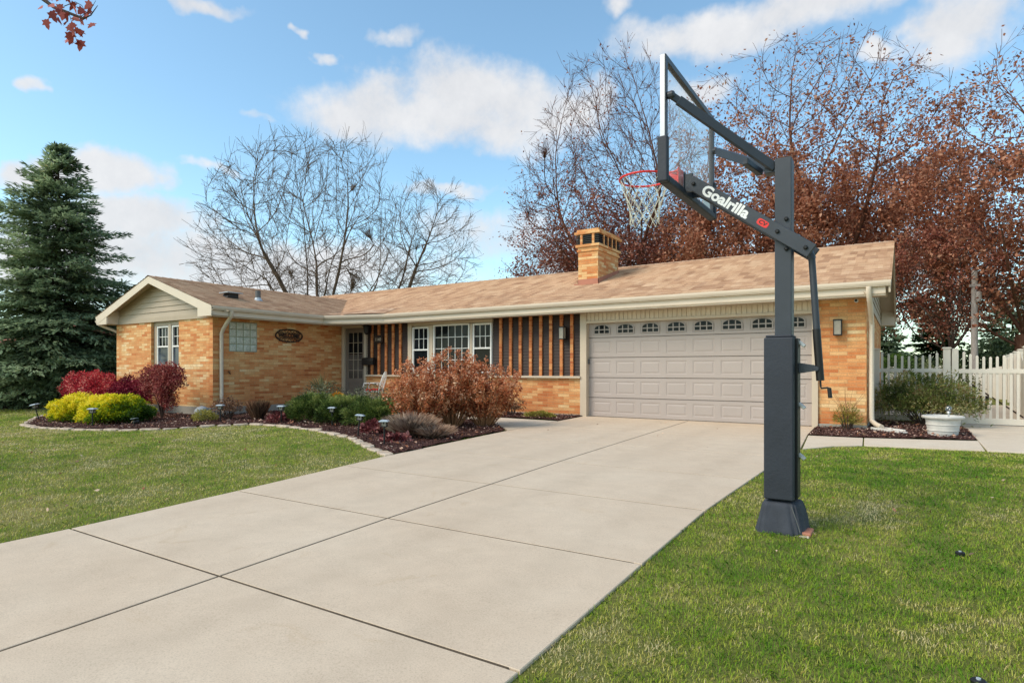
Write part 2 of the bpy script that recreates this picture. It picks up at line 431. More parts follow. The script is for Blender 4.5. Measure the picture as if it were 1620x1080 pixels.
bedA = [(-20.3, 7.5), (-18.72, 6.5), (-17.25, 5.78), (-16.04, 5.66), (-14.29, 6.04), (-13.2, 6.76), (-12.91, 7.7), (-12.3, 8.4), (-10.79, 8.4), (-9.11, 7.98), (-7.8, 7.4), (-6.6, 6.72), (-6.36, 6.6),
        (-6.42, 7.7), (-6.52, 8.67), (-6.54, 9.9), (-7.76, 11.2), (-9.5, 11.58), (-12.2, 11.78), (-15.0, 11.9), (-15.0, 8.98), (-20.1, 8.98)]
bedB = [(-8.4, 12.1), (-7.14, 12.22), (-6.56, 12.04), (-6.56, 13.28), (-9.58, 13.28), (-9.58, 12.42)]
bedC = [(-1.38, 11.84), (-.56, 11.9), (1.0, 12.34), (1.0, 13.6), (.88, 15.3), (-.52, 15.3), (-.58, 13.32), (-1.42, 13.32)]
bedD = [(-31, 4.6), (-26, 6.4), (-22.9, 8.0), (-21.6, 10.5), (-22.5, 15), (-40, 22), (-44, 8)]
def bed(name, pts, h=.035):
    P = Poly(pts); x0, y0 = P.p.min(0); x1, y1 = P.p.max(0); s = .09
    if x1-x0 > 12 and name == 'leaf_bed': s = .35
    nx, ny = int((x1-x0)/s)+2, int((y1-y0)/s)+2
    X, Y = np.meshgrid(x0+np.arange(nx)*s, y0+np.arange(ny)*s)
    ins = P.inside(X.ravel()+s/2, Y.ravel()+s/2).reshape(X.shape)
    V = np.array([(x, y, g(y)+h+.022*noise.noise(Vector((x*5, y*5, 0)))+.012*noise.noise(Vector((x*17, y*17, 3)))) for x, y in zip(X.ravel(), Y.ravel())])
    b = MB(); b.v = [tuple(p) for p in V]
    for j in range(ny-1):
        for i in range(nx-1):
            if ins[j, i]: a = j*nx+i; b.f.append((a, a+1, a+nx+1, a+nx))
    used = sorted({i for f in b.f for i in f}); mp = {u: k for k, u in enumerate(used)}
    b.v = [b.v[u] for u in used]; b.f = [tuple(mp[i] for i in f) for f in b.f]
    return b.build(name, M['mulch'], smooth=True)
for nm, p, in (('mulch_bed', bedA), ('mulch_bed', bedB), ('mulch_bed', bedC), ('leaf_bed', bedD)): tag(bed(nm, p), kind='structure')

# ------------------------------------------------------------------ leaf and chip scatter
def unit(n):
    v = rng.normal(size=(n, 3)); return v/np.linalg.norm(v, axis=1, keepdims=True)
def quads(C, D, S, size, asp=.5, fold=.25):
    """rhombic folded leaves: centre-base C, direction D, side S"""
    L = size[:, None]; N = np.cross(D, S)
    V = np.stack([C, C+D*L*.45+S*L*asp*.5+N*L*fold*.3, C+D*L, C+D*L*.45-S*L*asp*.5+N*L*fold*.3], 1).reshape(-1, 3)
    n = len(C); F = np.arange(n*4).reshape(n, 4); return V, F
def leaves(C, size, asp=.55, D=None, droop=0.0):
    n = len(C)
    if D is None: D = unit(n)
    D = D.copy(); D[:, 2] -= droop; D /= np.linalg.norm(D, axis=1, keepdims=True)
    S = np.cross(D, unit(n)); S /= np.linalg.norm(S, axis=1, keepdims=True)+1e-9
    return quads(C, D, S, size, asp)

def chips(name, pts, n, mat, size=(.015, .05), h=.05, pal=None):
    P = Poly(pts); x0, y0 = P.p.min(0); x1, y1 = P.p.max(0)
    X = rng.uniform(x0, x1, n*3); Y = rng.uniform(y0, y1, n*3); k = P.inside(X, Y); X = X[k][:n]; Y = Y[k][:n]; n = len(X)
    C = np.stack([X, Y, -.25+.0185*np.minimum(Y, 14.5)+h+rng.uniform(-.01, .015, n)], 1)
    D = unit(n); D[:, 2] *= .35; D /= np.linalg.norm(D, axis=1, keepdims=True)
    V, F = leaves(C, rng.uniform(*size, n), .45, D)
    return tag(raw_mesh(name, V, F, mat, rnd=rng.uniform(0, 1, n)), kind='stuff')
M['chip'] = leafmat('mulch chips', [(0, (52, 32, 28)), (.45, (92, 62, 54)), (.8, (134, 100, 90)), (.93, (190, 150, 132)), (1, (226, 200, 184))], .05)
M['litter'] = leafmat('fallen leaves', [(0, (120, 70, 50)), (.5, (176, 120, 92)), (1, (226, 196, 172))], .1)
def settag(o, l, c, **k): return tag(o, l, c, **k)
settag(chips('bark_chips', bedA, 16000, M['chip']), 'dark brown bark chips covering the front planting bed', 'bark chips')
settag(chips('bark_chips', bedB, 1500, M['chip']), 'dark brown bark chips by the brick wall left of the garage', 'bark chips')
settag(chips('bark_chips', bedC, 3500, M['chip']), 'dark brown bark chips around the white pot by the picket fence', 'bark chips')
settag(chips('fallen_leaves', bedA, 750, M['litter'], (.04, .09), .065), 'dry fallen leaves scattered over the front planting bed', 'fallen leaves')
settag(chips('fallen_leaves', bedC, 160, M['litter'], (.04, .08), .065), 'dry fallen leaves scattered beside the white pot', 'fallen leaves')
settag(chips('fallen_leaves', bedD, 2600, M['litter'], (.05, .14), .06), 'brown leaf litter under the big spruce', 'fallen leaves')

# ------------------------------------------------------------------ grass
M['grass'] = leafmat('grass blades', up=True, stops= [(0, (102, 152, 34)), (.3, (142, 178, 46)), (.54, (178, 194, 68)), (.8, (216, 206, 112)), (1, (242, 228, 172))], transl=.25)
allbeds = [Poly(bedA), Poly(bedC), Poly(bedD)]
walkP = Poly([(-1.35, 9.9), (-.9, 10.55), (-.5, 10.84), (1.0, 11.06), (3.7, 11.04), (3.7, 17), (-1.5, 14)])
houseP = Poly([(-20.1, 9), (-15, 9), (-15, 13.3), (-.5, 13.3), (-.5, 22), (-20.1, 22)])
baseP = Poly([(-1.0, 5.21), (-.64, 5.21), (-.64, 5.55), (-1.0, 5.55)])
def patch_val(x, y):
    return .5 + .40*noise.noise(Vector((x*.6, y*.6, 1.7))) + .42*noise.noise(Vector((x*2.1, y*2.1, 5))) + .34*noise.noise(Vector((x*6.5, y*6.5, 9)))
def grass(name, x0, x1, y0, y1, n, dens_pow, hscale, label, seed, bias=0.0):
    r = np.random.default_rng(seed)
    X = r.uniform(x0, x1, n); Y = r.uniform(y0, y1, n)
    dep = -.5416*X+.8406*Y; lat = .8406*X+.5416*Y
    vis = (dep > 1.2) & (np.abs(lat/dep) < .95)
    keep = vis & (r.uniform(0, 1, n) < np.minimum(1, (3.2/np.maximum(dep, .5))**dens_pow))
    LX = np.interp(Y, [-5, 2.3, 3.96, 6.5, 9.86, 13.4], [-5.78, -5.89, -6.04, -6.34, -6.5, -6.5])
    RX = np.interp(Y, [-5, 2.2, 4, 5.7, 8.2, 10, 11.8, 13.4], [-1.40, -1.43, -1.48, -1.51, -1.42, -1.3, -1.42, -1.46])
    keep &= ((X < LX-.005) | (X > RX+.005))
    for P in allbeds+[walkP, houseP, baseP]: keep &= ~P.inside(X, Y)
    X = X[keep]; Y = Y[keep]; dep = dep[keep]; n = len(X)
    pv = np.array([patch_val(a, c) for a, c in zip(X, Y)])
    gz = np.minimum(-.25+.0185*Y, .02)
    h = (r.uniform(.013, .034, n))*hscale*(1.15-.35*np.clip(pv, 0, 1)); w = np.maximum(.0028, dep*.00062)*r.uniform(.7, 1.3, n)
    th = r.uniform(0, 2*np.pi, n); lean = r.uniform(.1, 1.1, n); ph = th+np.pi/2+r.normal(0, .6, n)
    base = np.stack([X, Y, gz], 1); sd = np.stack([np.cos(th), np.sin(th), 0*th], 1)*w[:, None]*.5
    ld = np.stack([np.cos(ph), np.sin(ph), 0*ph], 1)
    mid = base+ld*(h*lean*.35)[:, None]; mid[:, 2] += h*.6
    tip = base+ld*(h*lean)[:, None]; tip[:, 2] += h*(1.05-.35*lean)
    V = np.stack([base-sd, base+sd, mid+sd*.8, tip, mid-sd*.8], 1).reshape(-1, 3)
    F = np.arange(n*5).reshape(n, 5)
    rn = np.clip((pv-.5)*1.25+.46+r.normal(0, .15, n)+bias + (r.uniform(0, 1, n) > .93)*.35, 0, 1)
    return tag(raw_mesh(name, V, F, M['grass'], rnd=rn), label, 'grass', kind='stuff')
grass('grass', -1.6, 5.5, 1.5, 11.3, 480000, 1.15, 1.0, 'green and straw coloured lawn right of the driveway', 1, -.02)
grass('grass', -30, -5.7, .3, 9.2, 900000, 1.2, 1.05, 'green and yellowish lawn left of the driveway', 2, 0.14)
# ------------------------------------------------------------------ house
house = empty('ranch_house', (-8, 13.3, 0))
tag(house, 'single storey ranch house of orange and tan brick with a shingle roof', 'house')
ZS = 2.5                                    # soffit height
def boxes(name, mat, L, bevel=0):
    for bx in L: b = MB(); b.box(*bx); b.build(name, M[mat], house, bevel=bevel)
b = MB(); b.box(-1.40, -.58, 13.3, 13.5, .09, ZS+.15); b.box(-.78, -.58, 13.499, 22, .09, ZS+.1); b.build('brick_wall', M['brick'], house)
boxes('brick_wall', 'brick', [(-9.19, -6.6, 13.3, 13.5, .05, .93), (-12.2, -9.19, 13.3, 13.5, .05, .93), (-13.9, -12.2, 13.3, 13.5, .05, .93), (-15.2, -15.0, 9.0, 13.5, .16, ZS+.1), (-20.1, -19.9, 9.2, 22, .16, ZS+.1), (-20.1, -.78, 21.8, 22, .1, ZS+.1)])
boxes('brick_wall', 'brick_pale', [(-20.1, -18.08, 9.0, 9.2, .16, ZS+.02), (-16.62, -15.2, 9.0, 9.2, .16, ZS+.02), (-18.08, -16.62, 9.0, 9.2, .16, 1.14)])
boxes('foundation', 'found', [(-1.42, -.57, 13.28, 13.5, -.1, .088), (-.78, -.565, 13.5, 22, -.1, .088), (-13.9, -6.58, 13.285, 13.5, -.15, .048), (-15.2, -14.985, 8.985, 13.5, -.3, .158), (-20.12, -15.2, 8.985, 9.2, -.3, .158), (-20.12, -19.9, 9.2, 22, -.3, .158)], .006)
boxes('stone_sill', 'beige2', [(-9.19, -6.56, 13.21, 13.36, .932, .985), (-13.9, -12.2, 13.21, 13.36, .932, .985)], .006)
# beige casing around the picture windows
b = MB(); b.box(-12.2, -9.19, 13.38, 13.5, .93, ZS)
for x0, x1, z0, z1 in ((-12.2, -12.05, .93, ZS), (-11.38, -11.25, .93, 2.4), (-9.93, -9.86, .93, 2.4), (-12.05, -9.19, 2.42, ZS), (-12.05, -9.19, .932, .99)):
    b.box(x0, x1, 13.29, 13.38, z0, z1)
b.build('window_casing', M['beige2'], house, bevel=.005)

def window(x0, x1, z0, z1, y, cols, rows, sash=True, gname='glass', fr=.045):
    b = MB()
    b.box(x0, x0+fr, y-.02, y+.06, z0, z1); b.box(x1-fr, x1, y-.02, y+.06, z0, z1)
    b.box(x0+fr, x1-fr, y-.02, y+.06, z1-fr, z1); b.box(x0+fr, x1-fr, y-.02, y+.06, z0, z0+fr)
    zm = (z0+z1)/2 if sash else z0
    if sash: b.box(x0+fr, x1-fr, y-.015, y+.05, zm-.022, zm+.022)
    w = b.build('window', M['white'], house, bevel=.004)
    b = MB(); b.box(x0+fr*.8, x1-fr*.8, y+.03, y+.04, zm, z1-fr*.8); b.build('glass', M['glass'], w)
    if sash: b = MB(); b.box(x0+fr*.8, x1-fr*.8, y+.02, y+.029, z0+fr*.8, zm); b.build('glass', M[gname], w)
    b = MB(); xi0, xi1 = x0+fr, x1-fr; t = .008
    zb = zm+.02 if sash else z0+fr; zt = z1-fr
    for i in range(1, cols): x = xi0+(xi1-xi0)*i/cols; b.box(x-t, x+t, y+.016, y+.03, zb, zt)
    for i in range(1, rows): z = zb+(zt-zb)*i/rows; b.box(xi0, xi1, y+.013, y+.03, z-t, z+t)
    b.build('grille', M['white'], w)
    return w
window(-12.02, -11.40, 1.05, 2.37, 13.31, 3, 2)
window(-11.23, -9.95, 1.05, 2.41, 13.31, 5, 4, False)
window(-9.84, -9.215, 1.05, 2.39, 13.31, 3, 2)
# gable window pair with tan casing
b = MB()
b.box(-18.08, -17.93, 9.08, 9.2, 1.14, 2.5); b.box(-16.66, -16.62, 9.08, 9.2, 1.14, 2.5); b.box(-17.28, -17.14, 9.06, 9.2, 1.14, 2.5)
b.box(-17.93, -16.66, 9.07, 9.2, 2.38, 2.5); b.box(-18.08, -16.62, 9.16, 9.21, 1.14, 2.5); b.box(-17.93, -16.66, 9.05, 9.2, 1.14, 1.2)
b.build('window_casing', M['siding'], house, bevel=.005)
window(-17.92, -17.29, 1.21, 2.37, 9.10, 3, 2, True, 'glass_blue'); window(-17.13, -16.67, 1.21, 2.37, 9.10, 2, 2, True, 'glass_blue')

# dark siding panels with thin brick piers
def lap(b, x0, x1, z0, z1, y, pitch, dirn=-1, ax='y'):
    z = z0
    while z < z1-1e-4:
        t = min(z+pitch, z1)
        if ax == 'y': b.add([(x0, y-.022, z), (x1, y-.022, z), (x1, y-.004, t), (x0, y-.004, t), (x0, y, z), (x1, y, z)], [(0, 1, 2, 3), (0, 4, 5, 1)])
        z = t
for x0, x1, piers in ((-9.19, -6.56, [-8.93, -8.62, -8.32, -8.01, -7.71, -7.42, -7.12, -6.83]), (-13.9, -12.2, [-13.68, -13.39, -13.09, -12.8, -12.51])):
    b = MB(); b.box(x0, x1, 13.36, 13.5, .985, ZS+.08); lap(b, x0, x1, .985, ZS+.08, 13.355, .078)
    p = b.build('siding_panel', M['brown'], house)
    for x in piers:
        b = MB(); b.box(x-.04, x+.04, 13.295, 13.36, .985, ZS+.08); b.build('brick_pier', M['brick_dull'], p)

# entry door
b = MB(); b.box(-14.98, -14.87, 13.26, 13.5, .1, 2.54); b.box(-13.99, -13.9, 13.26, 13.5, .1, 2.54); b.box(-14.87, -13.99, 13.26, 13.5, 2.44, 2.54)
b.build('door_frame', M['beige2'], house, bevel=.004)
b = MB(); x0, x1, y = -14.86, -14.0, 13.32
b.box(x0, x0+.13, y, y+.05, .14, 2.43); b.box(x1-.11, x1, y, y+.05, .14, 2.43); b.box(x0+.13, x1-.11, y, y+.05, 2.29, 2.43)
b.box(x0+.13, x1-.11, y, y+.05, .74, .87); b.box(x0+.13, x1-.11, y+.015, y+.05, .14, .74); b.box(x0+.2, x1-.18, y+.005, y+.02, .24, .66)
door = b.build('front_door', M['taupe'], house, bevel=.006)
b = MB(); b.box(x0+.12, x1-.1, y+.03, y+.04, 1.62, 2.3); b.build('glass', M['glass'], door)
b = MB(); b.box(x0+.12, x1-.1, y+.028, y+.04, .86, 1.615); b.build('glass', M['taupe_glass'] if 'taupe_glass' in M else M['glass'], door)
b = MB()
for i in (1, 2): xx = x0+.13+(.62)*i/3; b.box(xx-.008, xx+.008, y+.012, y+.028, .87, 2.29)
for z in (1.12, 1.45, 1.66, 1.98): b.box(x0+.13, x1-.11, y+.014, y+.027, z-.007, z+.007)
b.build('grille', M['siding'], door)
b = MB(); b.tube([(x1-.05, y-.01, 1.18), (x1-.05, y-.05, 1.2), (x1-.05, y-.05, 1.3), (x1-.05, y-.01, 1.32)], .012); b.build('handle', M['black'], door)

# glass block window on the wing's side wall
b = MB(); b.box(-15.03, -14.992, 9.45, 10.27, 1.62, 2.42)
gb = b.build('glass_block_window', M['gb_mortar'], house)
b = MB(); dy, dz = .82/4, .8/4
for i in range(4):
    for j in range(4):
        y0, z0 = 9.45+i*dy, 1.62+j*dz; m = .012; k = .04
        A = [(y0+m, z0+m), (y0+dy-m, z0+m), (y0+dy-m, z0+dz-m), (y0+m, z0+dz-m)]; B = [(y0+k, z0+k), (y0+dy-k, z0+k), (y0+dy-k, z0+dz-k), (y0+k, z0+dz-k)]
        b.add([(-14.99, *p) for p in A]+[(-14.978, *p) for p in B], [(0,1,5,4), (1,2,6,5), (2,3,7,6), (3,0,4,7), (4,5,6,7)])
b.build('glass', M['glassblock'], gb)
b = MB(); b.tube([(-14.99, 9.42, 1.07), (-14.93, 9.42, 1.07), (-14.9, 9.42, 1.02)], .014); b.lathe([(.03, 0), (.03, .012)], (-14.95, 9.42, 1.1), 10)
b.build('faucet', M['black'], house)

# garage: frame, ribbed header, door
b = MB(); b.box(-6.58, -6.41, 13.25, 13.5, -.02, ZS+.05); b.box(-1.51, -1.40, 13.25, 13.5, -.02, ZS+.05); b.box(-6.41, -1.51, 13.25, 13.5, 2.25, 2.31)
b.build('garage_frame', M['beige2'], house, bevel=.005)
b = MB(); b.box(-6.58, -1.4, 13.33, 13.5, 2.31, ZS+.05); x = -6.41
while x < -1.52: b.box(x+.004, min(x+.096, -1.515), 13.285, 13.33, 2.312, ZS+.02); x += .105
b.box(-6.41, -1.51, 13.3, 13.33, 2.312, ZS+.02)
b.build('ribbed_header', M['beige'], house, bevel=.004)
b = MB(); b.box(-6.41, -1.51, 13.2, 13.5, -.06, .012); b.build('garage_threshold', M['walkc'], house, bevel=.004)
DY = 13.40; b = MB()
ZR = [.018, .472, .95, 1.43, 1.905, 2.27]
X0, X1 = -6.41, -1.51; pitch = (X1-X0-.08)/8
b.box(X0, X1, DY+.03, DY+.06, .01, 2.29)
def quadz(b, x0, x1, z0, z1, y): b.add([(x0, y, z0), (x1, y, z0), (x1, y, z1), (x0, y, z1)], [(0, 1, 2, 3)])
for r in range(5):
    za, zb = ZR[r]+.003, ZR[r+1]-.003
    top = (r == 4)
    pz0, pz1 = (za+.085, zb-.085)
    if top: pz0, pz1 = za+.06, zb-.05
    # face with holes: stiles between panels and rails
    quadz(b, X0, X1, za+.008, pz0, DY); quadz(b, X0, X1, pz1, zb-.008, DY)
    b.add([(X0, DY, zb-.008), (X1, DY, zb-.008), (X1, DY+.03, zb), (X0, DY+.03, zb)], [(0,1,2,3)]); b.add([(X0, DY, za+.008), (X1, DY, za+.008), (X1, DY+.03, za), (X0, DY+.03, za)], [(0,1,2,3)])
    xp = X0
    for i in range(8):
        a = X0+.04+i*pitch+.065; c = X0+.04+(i+1)*pitch-.065
        quadz(b, xp, a, pz0, pz1, DY); xp = c
        lv = [(0, 0), (.010, .007), (.03, .008), (.055, .001)]
        rings = [[(a+s, DY+d, pz0+s), (c-s, DY+d, pz0+s), (c-s, DY+d, pz1-s), (a+s, DY+d, pz1-s)] for s, d in lv]
        vs = [p for q in rings for p in q]; fs = []
        for k in range(3):
            for m in range(4): fs.append((k*4+m, k*4+(m+1) % 4, k*4+4+(m+1) % 4, k*4+4+m))
        fs.append((12, 13, 14, 15)); b.add(vs, fs)
    quadz(b, xp, X1, pz0, pz1, DY)
gd = b.build('garage_door', M['garage'], house)
for i in range(8):
    xc = X0+.04+(i+.5)*pitch; w, z0, h = .215, 1.99, .225
    def arch(w, z0, h, rise): return [(xc-w, z0), (xc+w, z0)] + [(xc+w*math.cos(t), z0+h-rise+rise*math.sin(t)) for t in [math.pi*k/10 for k in range(11)]]
    inn = arch(w-.025, z0+.02, h-.03, .085); out = arch(w, z0, h, .10)
    b = MB(); b.prism(inn, 'y', DY-.004, DY-.0005)
    wd = b.build('window', M['glass'], gd)
    b = MB(); n = len(inn)
    for k in range(n):
        a, c = k, (k+1) % n
        y0 = DY-.016; b.add([(inn[a][0], y0, inn[a][1]), (inn[c][0], y0, inn[c][1]), (out[c][0], y0, out[c][1]), (out[a][0], y0, out[a][1])]+[(p[0], DY, p[1]) for p in (inn[a], inn[c], out[c], out[a])], [(0,1,2,3), (0,1,5,4), (3,2,6,7)])
    for xx in (xc-.07, xc+.07): b.box(xx-.011, xx+.011, DY-.014, DY-.004, z0+.02, z0+h-.028)
    b.box(xc-w+.02, xc+w-.02, DY-.013, DY-.004, z0+.095, z0+.117)
    b.build('window_grille', M['garage'], gd)
b = MB(); b.box(-6.405, -6.385, 13.33, 13.4, 1.28, 1.4); b.build('track_bracket', M['grey'], gd)

# soffit, fascia, gutters
b = MB(); b.v = [(x, y, ZS) for x, y in [(-15, 8.68), (-14.45, 8.68), (-14.45, 12.12), (-12.6, 12.72), (-.24, 12.72), (-.24, 13.3), (-15, 13.3)]]; b.f = [tuple(range(7))]
b.v += [(x, y, ZS) for x, y in [(-20.1, 8.68), (-20.1, 22), (-20.6, 22), (-20.6, 8.68)]]; b.f.append((7, 8, 9, 10))
b.v += [(x, y, ZS) for x, y in [(-20.6, 22), (-.24, 22), (-.24, 22.3), (-20.6, 22.3)]]; b.f.append((11, 12, 13, 14))
x = -1.6
while x < -.3: b.box(x, x+.008, 12.74, 13.29, ZS-.012, ZS-.001); x += .11
b.build('soffit', M['beige2'], house)
def sweep(path, prof):
    b = MB(); n = len(path); k = len(prof); P = [Vector((x, y)) for x, y in path]
    offs = []
    for i in range(n):
        ds = []
        if i > 0: ds.append((P[i]-P[i-1]).normalized())
        if i < n-1: ds.append((P[i+1]-P[i]).normalized())
        ns = [Vector((d.y, -d.x)) for d in ds]; m = sum(ns, Vector((0, 0))).normalized(); offs.append(m/max(.3, m.dot(ns[0])))
    for i in range(n):
        for o, z in prof: q = P[i]+offs[i]*o; b.v.append((q.x, q.y, z))
    for i in range(n-1):
        for j in range(k): a = i*k+j; c = i*k+(j+1) % k; b.f.append((a, c, c+k, a+k))
    b.f += [tuple(range(k)), tuple(range((n-1)*k, n*k))]
    return b
edge = [(-14.50, 8.64), (-14.50, 12.14), (-12.6, 12.74), (-.18, 12.74)]
edge2 = [(-14.50, 8.66), (-14.50, 12.14), (-12.6, 12.74), (-.26, 12.74)]
sweep(edge2, [(-.04, 2.475), (.0, 2.475), (.0, 2.51), (.012, 2.515), (.012, 2.63), (-.02, 2.7), (-.04, 2.7)]).build('fascia', M['beige'], house, bevel=.002)
gut = sweep(edge, [(.014, 2.635), (.075, 2.635), (.082, 2.655), (.10, 2.675), (.108, 2.70), (.108, 2.735), (.096, 2.735), (.094, 2.66), (.02, 2.65), (.018, 2.735), (.014, 2.735)]).build('gutter', M['beige'], house)
b = MB(); b.tube([(-14.43, 9.16, 2.64), (-14.43, 9.16, 2.56), (-14.5, 9.17, 2.48), (-14.86, 9.2, 2.2), (-14.94, 9.2, 2.08), (-14.94, 9.2, .12), (-14.9, 9.2, .05), (-14.75, 9.15, .0)], .048, 10); b.build('downspout', M['beige'], gut, smooth=True)
b = MB(); b.tube([(-.52, 12.68, 2.64), (-.52, 12.68, 2.5), (-.505, 12.8, 2.38), (-.5, 13.2, 2.16), (-.5, 13.36, 2.0), (-.5, 13.36, .3), (-.49, 13.33, .17), (-.42, 13.2, .12), (-.33, 13.05, .09)], .046, 10); b.build('downspout', M['beige'], gut, smooth=True)
b = MB(); b.tube([(-20.7, 8.7, 2.62), (-20.6, 8.75, 2.5), (-20.3, 9.1, 2.3), (-20.17, 9.2, 2.2), (-20.17, 9.2, .1)], .045, 8)
b.add(*(lambda s: (s.v, s.f))(sweep([(-20.5, 21.5), (-20.5, 8.64)], [(.014, 2.635), (.075, 2.635), (.11, 2.70), (.11, 2.735), (.014, 2.735)]))); b.build('gutter', M['beige'], house)

# roofs as stepped shingle courses
RZ = lambda y: 2.75+.32*(y-12.72)
def courses(b, a0, a1, c0, c1, zf, ax, step=.135, sgn=1):
    """strips running along one axis from a0 to a1, climbing from c0 to c1 (in the other)"""
    n = max(1, round(abs(c1-c0)/step)); st = (c1-c0)/n
    for i in range(n):
        p, q = c0+i*st, c0+(i+1)*st
        zp, zq = zf(p)+.017, zf(q)+.001
        pts = [(a0, p, zp), (a1, p, zp), (a1, q, zq), (a0, q, zq), (a0, p, zp-.017), (a1, p, zp-.017)]
        if ax == 'y': pts = [(c, a, z) for a, c, z in pts]
        b.add(pts, [(0, 1, 2, 3), (0, 4, 5, 1)])
b = MB(); RY = 17.46; RT = RZ(RY)
courses(b, -20.9, -.17, 12.69, RY, RZ, 'x')
courses(b, -20.9, -.17, 22.26, RY, lambda y: RT-.32*(y-RY), 'x')
WZ = lambda x: 2.75+.32*(-14.46-x)
WR = -17.5; WT = WZ(WR)
courses(b, 8.62, 16.1, -14.42, WR, WZ, 'y'); courses(b, 8.62, 16.1, -20.58, WR, lambda x: WT-.32*(WR-x), 'y')
# shallow patch over the entry corner
b.add([(-14.47, 12.06, 2.765), (-12.55, 12.66, 2.765), (-12.72, 13.45, 3.0), (-14.6, 13.2, 2.93)], [(0, 1, 2, 3)])
b.add([(-12.55, 12.66, 2.765), (-12.72, 13.45, 3.0), (-12.72, 13.45, 2.96), (-12.55, 12.66, 2.74)], [(0, 1, 2, 3)])
# ridge caps
for i in range(100):
    x = -20.9+i*.207
    if x < -.3: b.add([(x, RY-.14, RT-.028), (x+.215, RY-.14, RT-.034), (x+.215, RY, RT+.012), (x, RY, RT+.022), (x, RY+.14, RT-.028), (x+.215, RY+.14, RT-.034)], [(0, 1, 2, 3), (3, 2, 5, 4)])
for i in range(36):
    y = 8.62+i*.2
    b.add([(WR+.14, y, WT-.028), (WR+.14, y+.21, WT-.034), (WR, y+.21, WT+.012), (WR, y, WT+.022), (WR-.14, y, WT-.028), (WR-.14, y+.21, WT-.034)], [(0, 1, 2, 3), (3, 2, 5, 4)])
roof = b.build('roof', M['shingle'], house)
# roof deck edges
b = MB()
for y0, y1, za, zb in ((12.7, RY, RZ(12.7), RT), (22.24, RY, RT-.32*(22.24-RY), RT)):
    b.prism([(y0, za-.06), (y1, zb-.06), (y1, zb-.005), (y0, za-.005)], 'x', -20.87, -.19)
    b.prism([(y0, za-.22), (y1, zb-.22), (y1, zb-.012), (y0, za-.012)], 'x', -.215, -.185)
b.build('rake_board', M['beige2'], house)
b = MB()
for x0, x1, za, zb in ((-14.46, WR, WZ(-14.46), WT), (-20.54, WR, WZ(-14.46), WT)):
    b.prism([(x0, za-.055), (x1, zb-.055), (x1, zb-.004), (x0, za-.004)], 'y', 8.66, 15.0)
    b.prism([(x0, za-.25 if x0 > -17 else za-.25), (x1, zb-.2), (x1, zb-.008), (x0, za-.008)], 'y', 8.635, 8.66)
    xi = x0-.62 if x0 > -17 else x0+.62
    zi = za+.32*.62
    b.prism([(x0, ZS-.01), (xi, ZS-.01), (xi, zi-.2), (x0, za-.2)], 'y', 8.64, 8.658)
    b.box(min(xi, xi+.02), max(xi, xi+.02), 8.66, 8.98, ZS, zi-.06)
b.build('rake_board', M['beige'], house)
boxes('soffit', 'beige2', [(-15.08, -14.47, 8.66, 8.975, ZS-.008, ZS-.003), (-20.54, -19.92, 8.66, 8.975, ZS-.008, ZS-.003)])
# gable siding
b = MB(); z = ZS+.11; b.box(-20.1, -15.0, 8.955, 9.0, ZS-.01, z)
while z < WT-.14:
    t = min(z+.148, WT-.1); xa = (WT-.06-z)/.32; xb = max(.02, (WT-.06-t)/.32)
    b.add([(WR-xa, 8.958, z), (WR+xa, 8.958, z), (WR+xb, 8.982, t), (WR-xb, 8.982, t), (WR-xa, 8.99, z), (WR+xa, 8.99, z)], [(0, 1, 2, 3), (0, 4, 5, 1)]); z = t
b.build('gable_siding', M['siding'], house)
b = MB(); z = ZS+.02; b.box(-.58, -.555, 13.3, 22, ZS-.06, ZS+.02)
while z < RT-.16:
    t = min(z+.148, RT-.1); ya = (RT-.06-z)/.32; yb = max(.02, (RT-.06-t)/.32)
    yA0, yA1 = max(13.3, RY-ya), RY+ya
    b.add([(-.555, max(13.28, RY-ya), z), (-.555, RY+ya, z), (-.575, RY+yb, t), (-.575, max(13.28, RY-yb), t), (-.585, RY-ya, z), (-.585, RY+ya, z)], [(0, 1, 2, 3), (0, 4, 5, 1)]); z = t
b.build('gable_siding', M['siding'], house)
b = MB(); b.prism([(21.6, ZS-.02), (22.24, ZS-.02), (22.24, 2.70), (21.6, 2.88)], 'x', -.55, -.215); b.box(-.55, -.1, 22.25, 22.36, 2.62, 2.74); b.build('rake_return', M['beige'], house)

# chimney on the roof
cx0, cx1, cy0, cy1 = -7.46, -6.87, 14.92, 16.3
b = MB(); b.box(cx0, cx1, cy0, cy1, 3.2, 4.34); b.box(cx0-.03, cx1+.03, cy0-.03, cy1+.03, 4.34, 4.40); b.box(cx0-.01, cx1+.01, cy0-.01, cy1+.01, 4.40, 4.46)
b.box(cx0-.06, cx1+.06, cy0-.06, cy1+.06, 4.46, 4.53); b.box(cx0-.08, cx1+.08, cy0-.08, cy1+.08, 4.80, 4.87); b.box(cx0-.03, cx1+.03, cy0-.03, cy1+.03, 4.87, 4.94)
for x in (cx0+.12, cx1-.12): b.box(x-.035, x+.035, cy0-.06, cy0+.06, 4.53, 4.80)
for x in (cx0+.12, cx1-.12): b.box(x-.035, x+.035, cy1-.06, cy1+.06, 4.53, 4.80)
for k in range(1, 5): y = cy0+(cy1-cy0)*k/5; b.box(cx1-.02, cx1+.06, y-.03, y+.03, 4.53, 4.80); b.box(cx0-.06, cx0+.02, y-.03, y+.03, 4.53, 4.80)
b.box(cx0+.05, cx0+.42, cy0+.45, cy0+.85, 4.94, 5.05)
ch = b.build('chimney', M['chim'], roof, bevel=.006)
b = MB(); b.box(cx0+.005, cx1-.005, cy0+.005, cy1-.005, 4.53, 4.80)
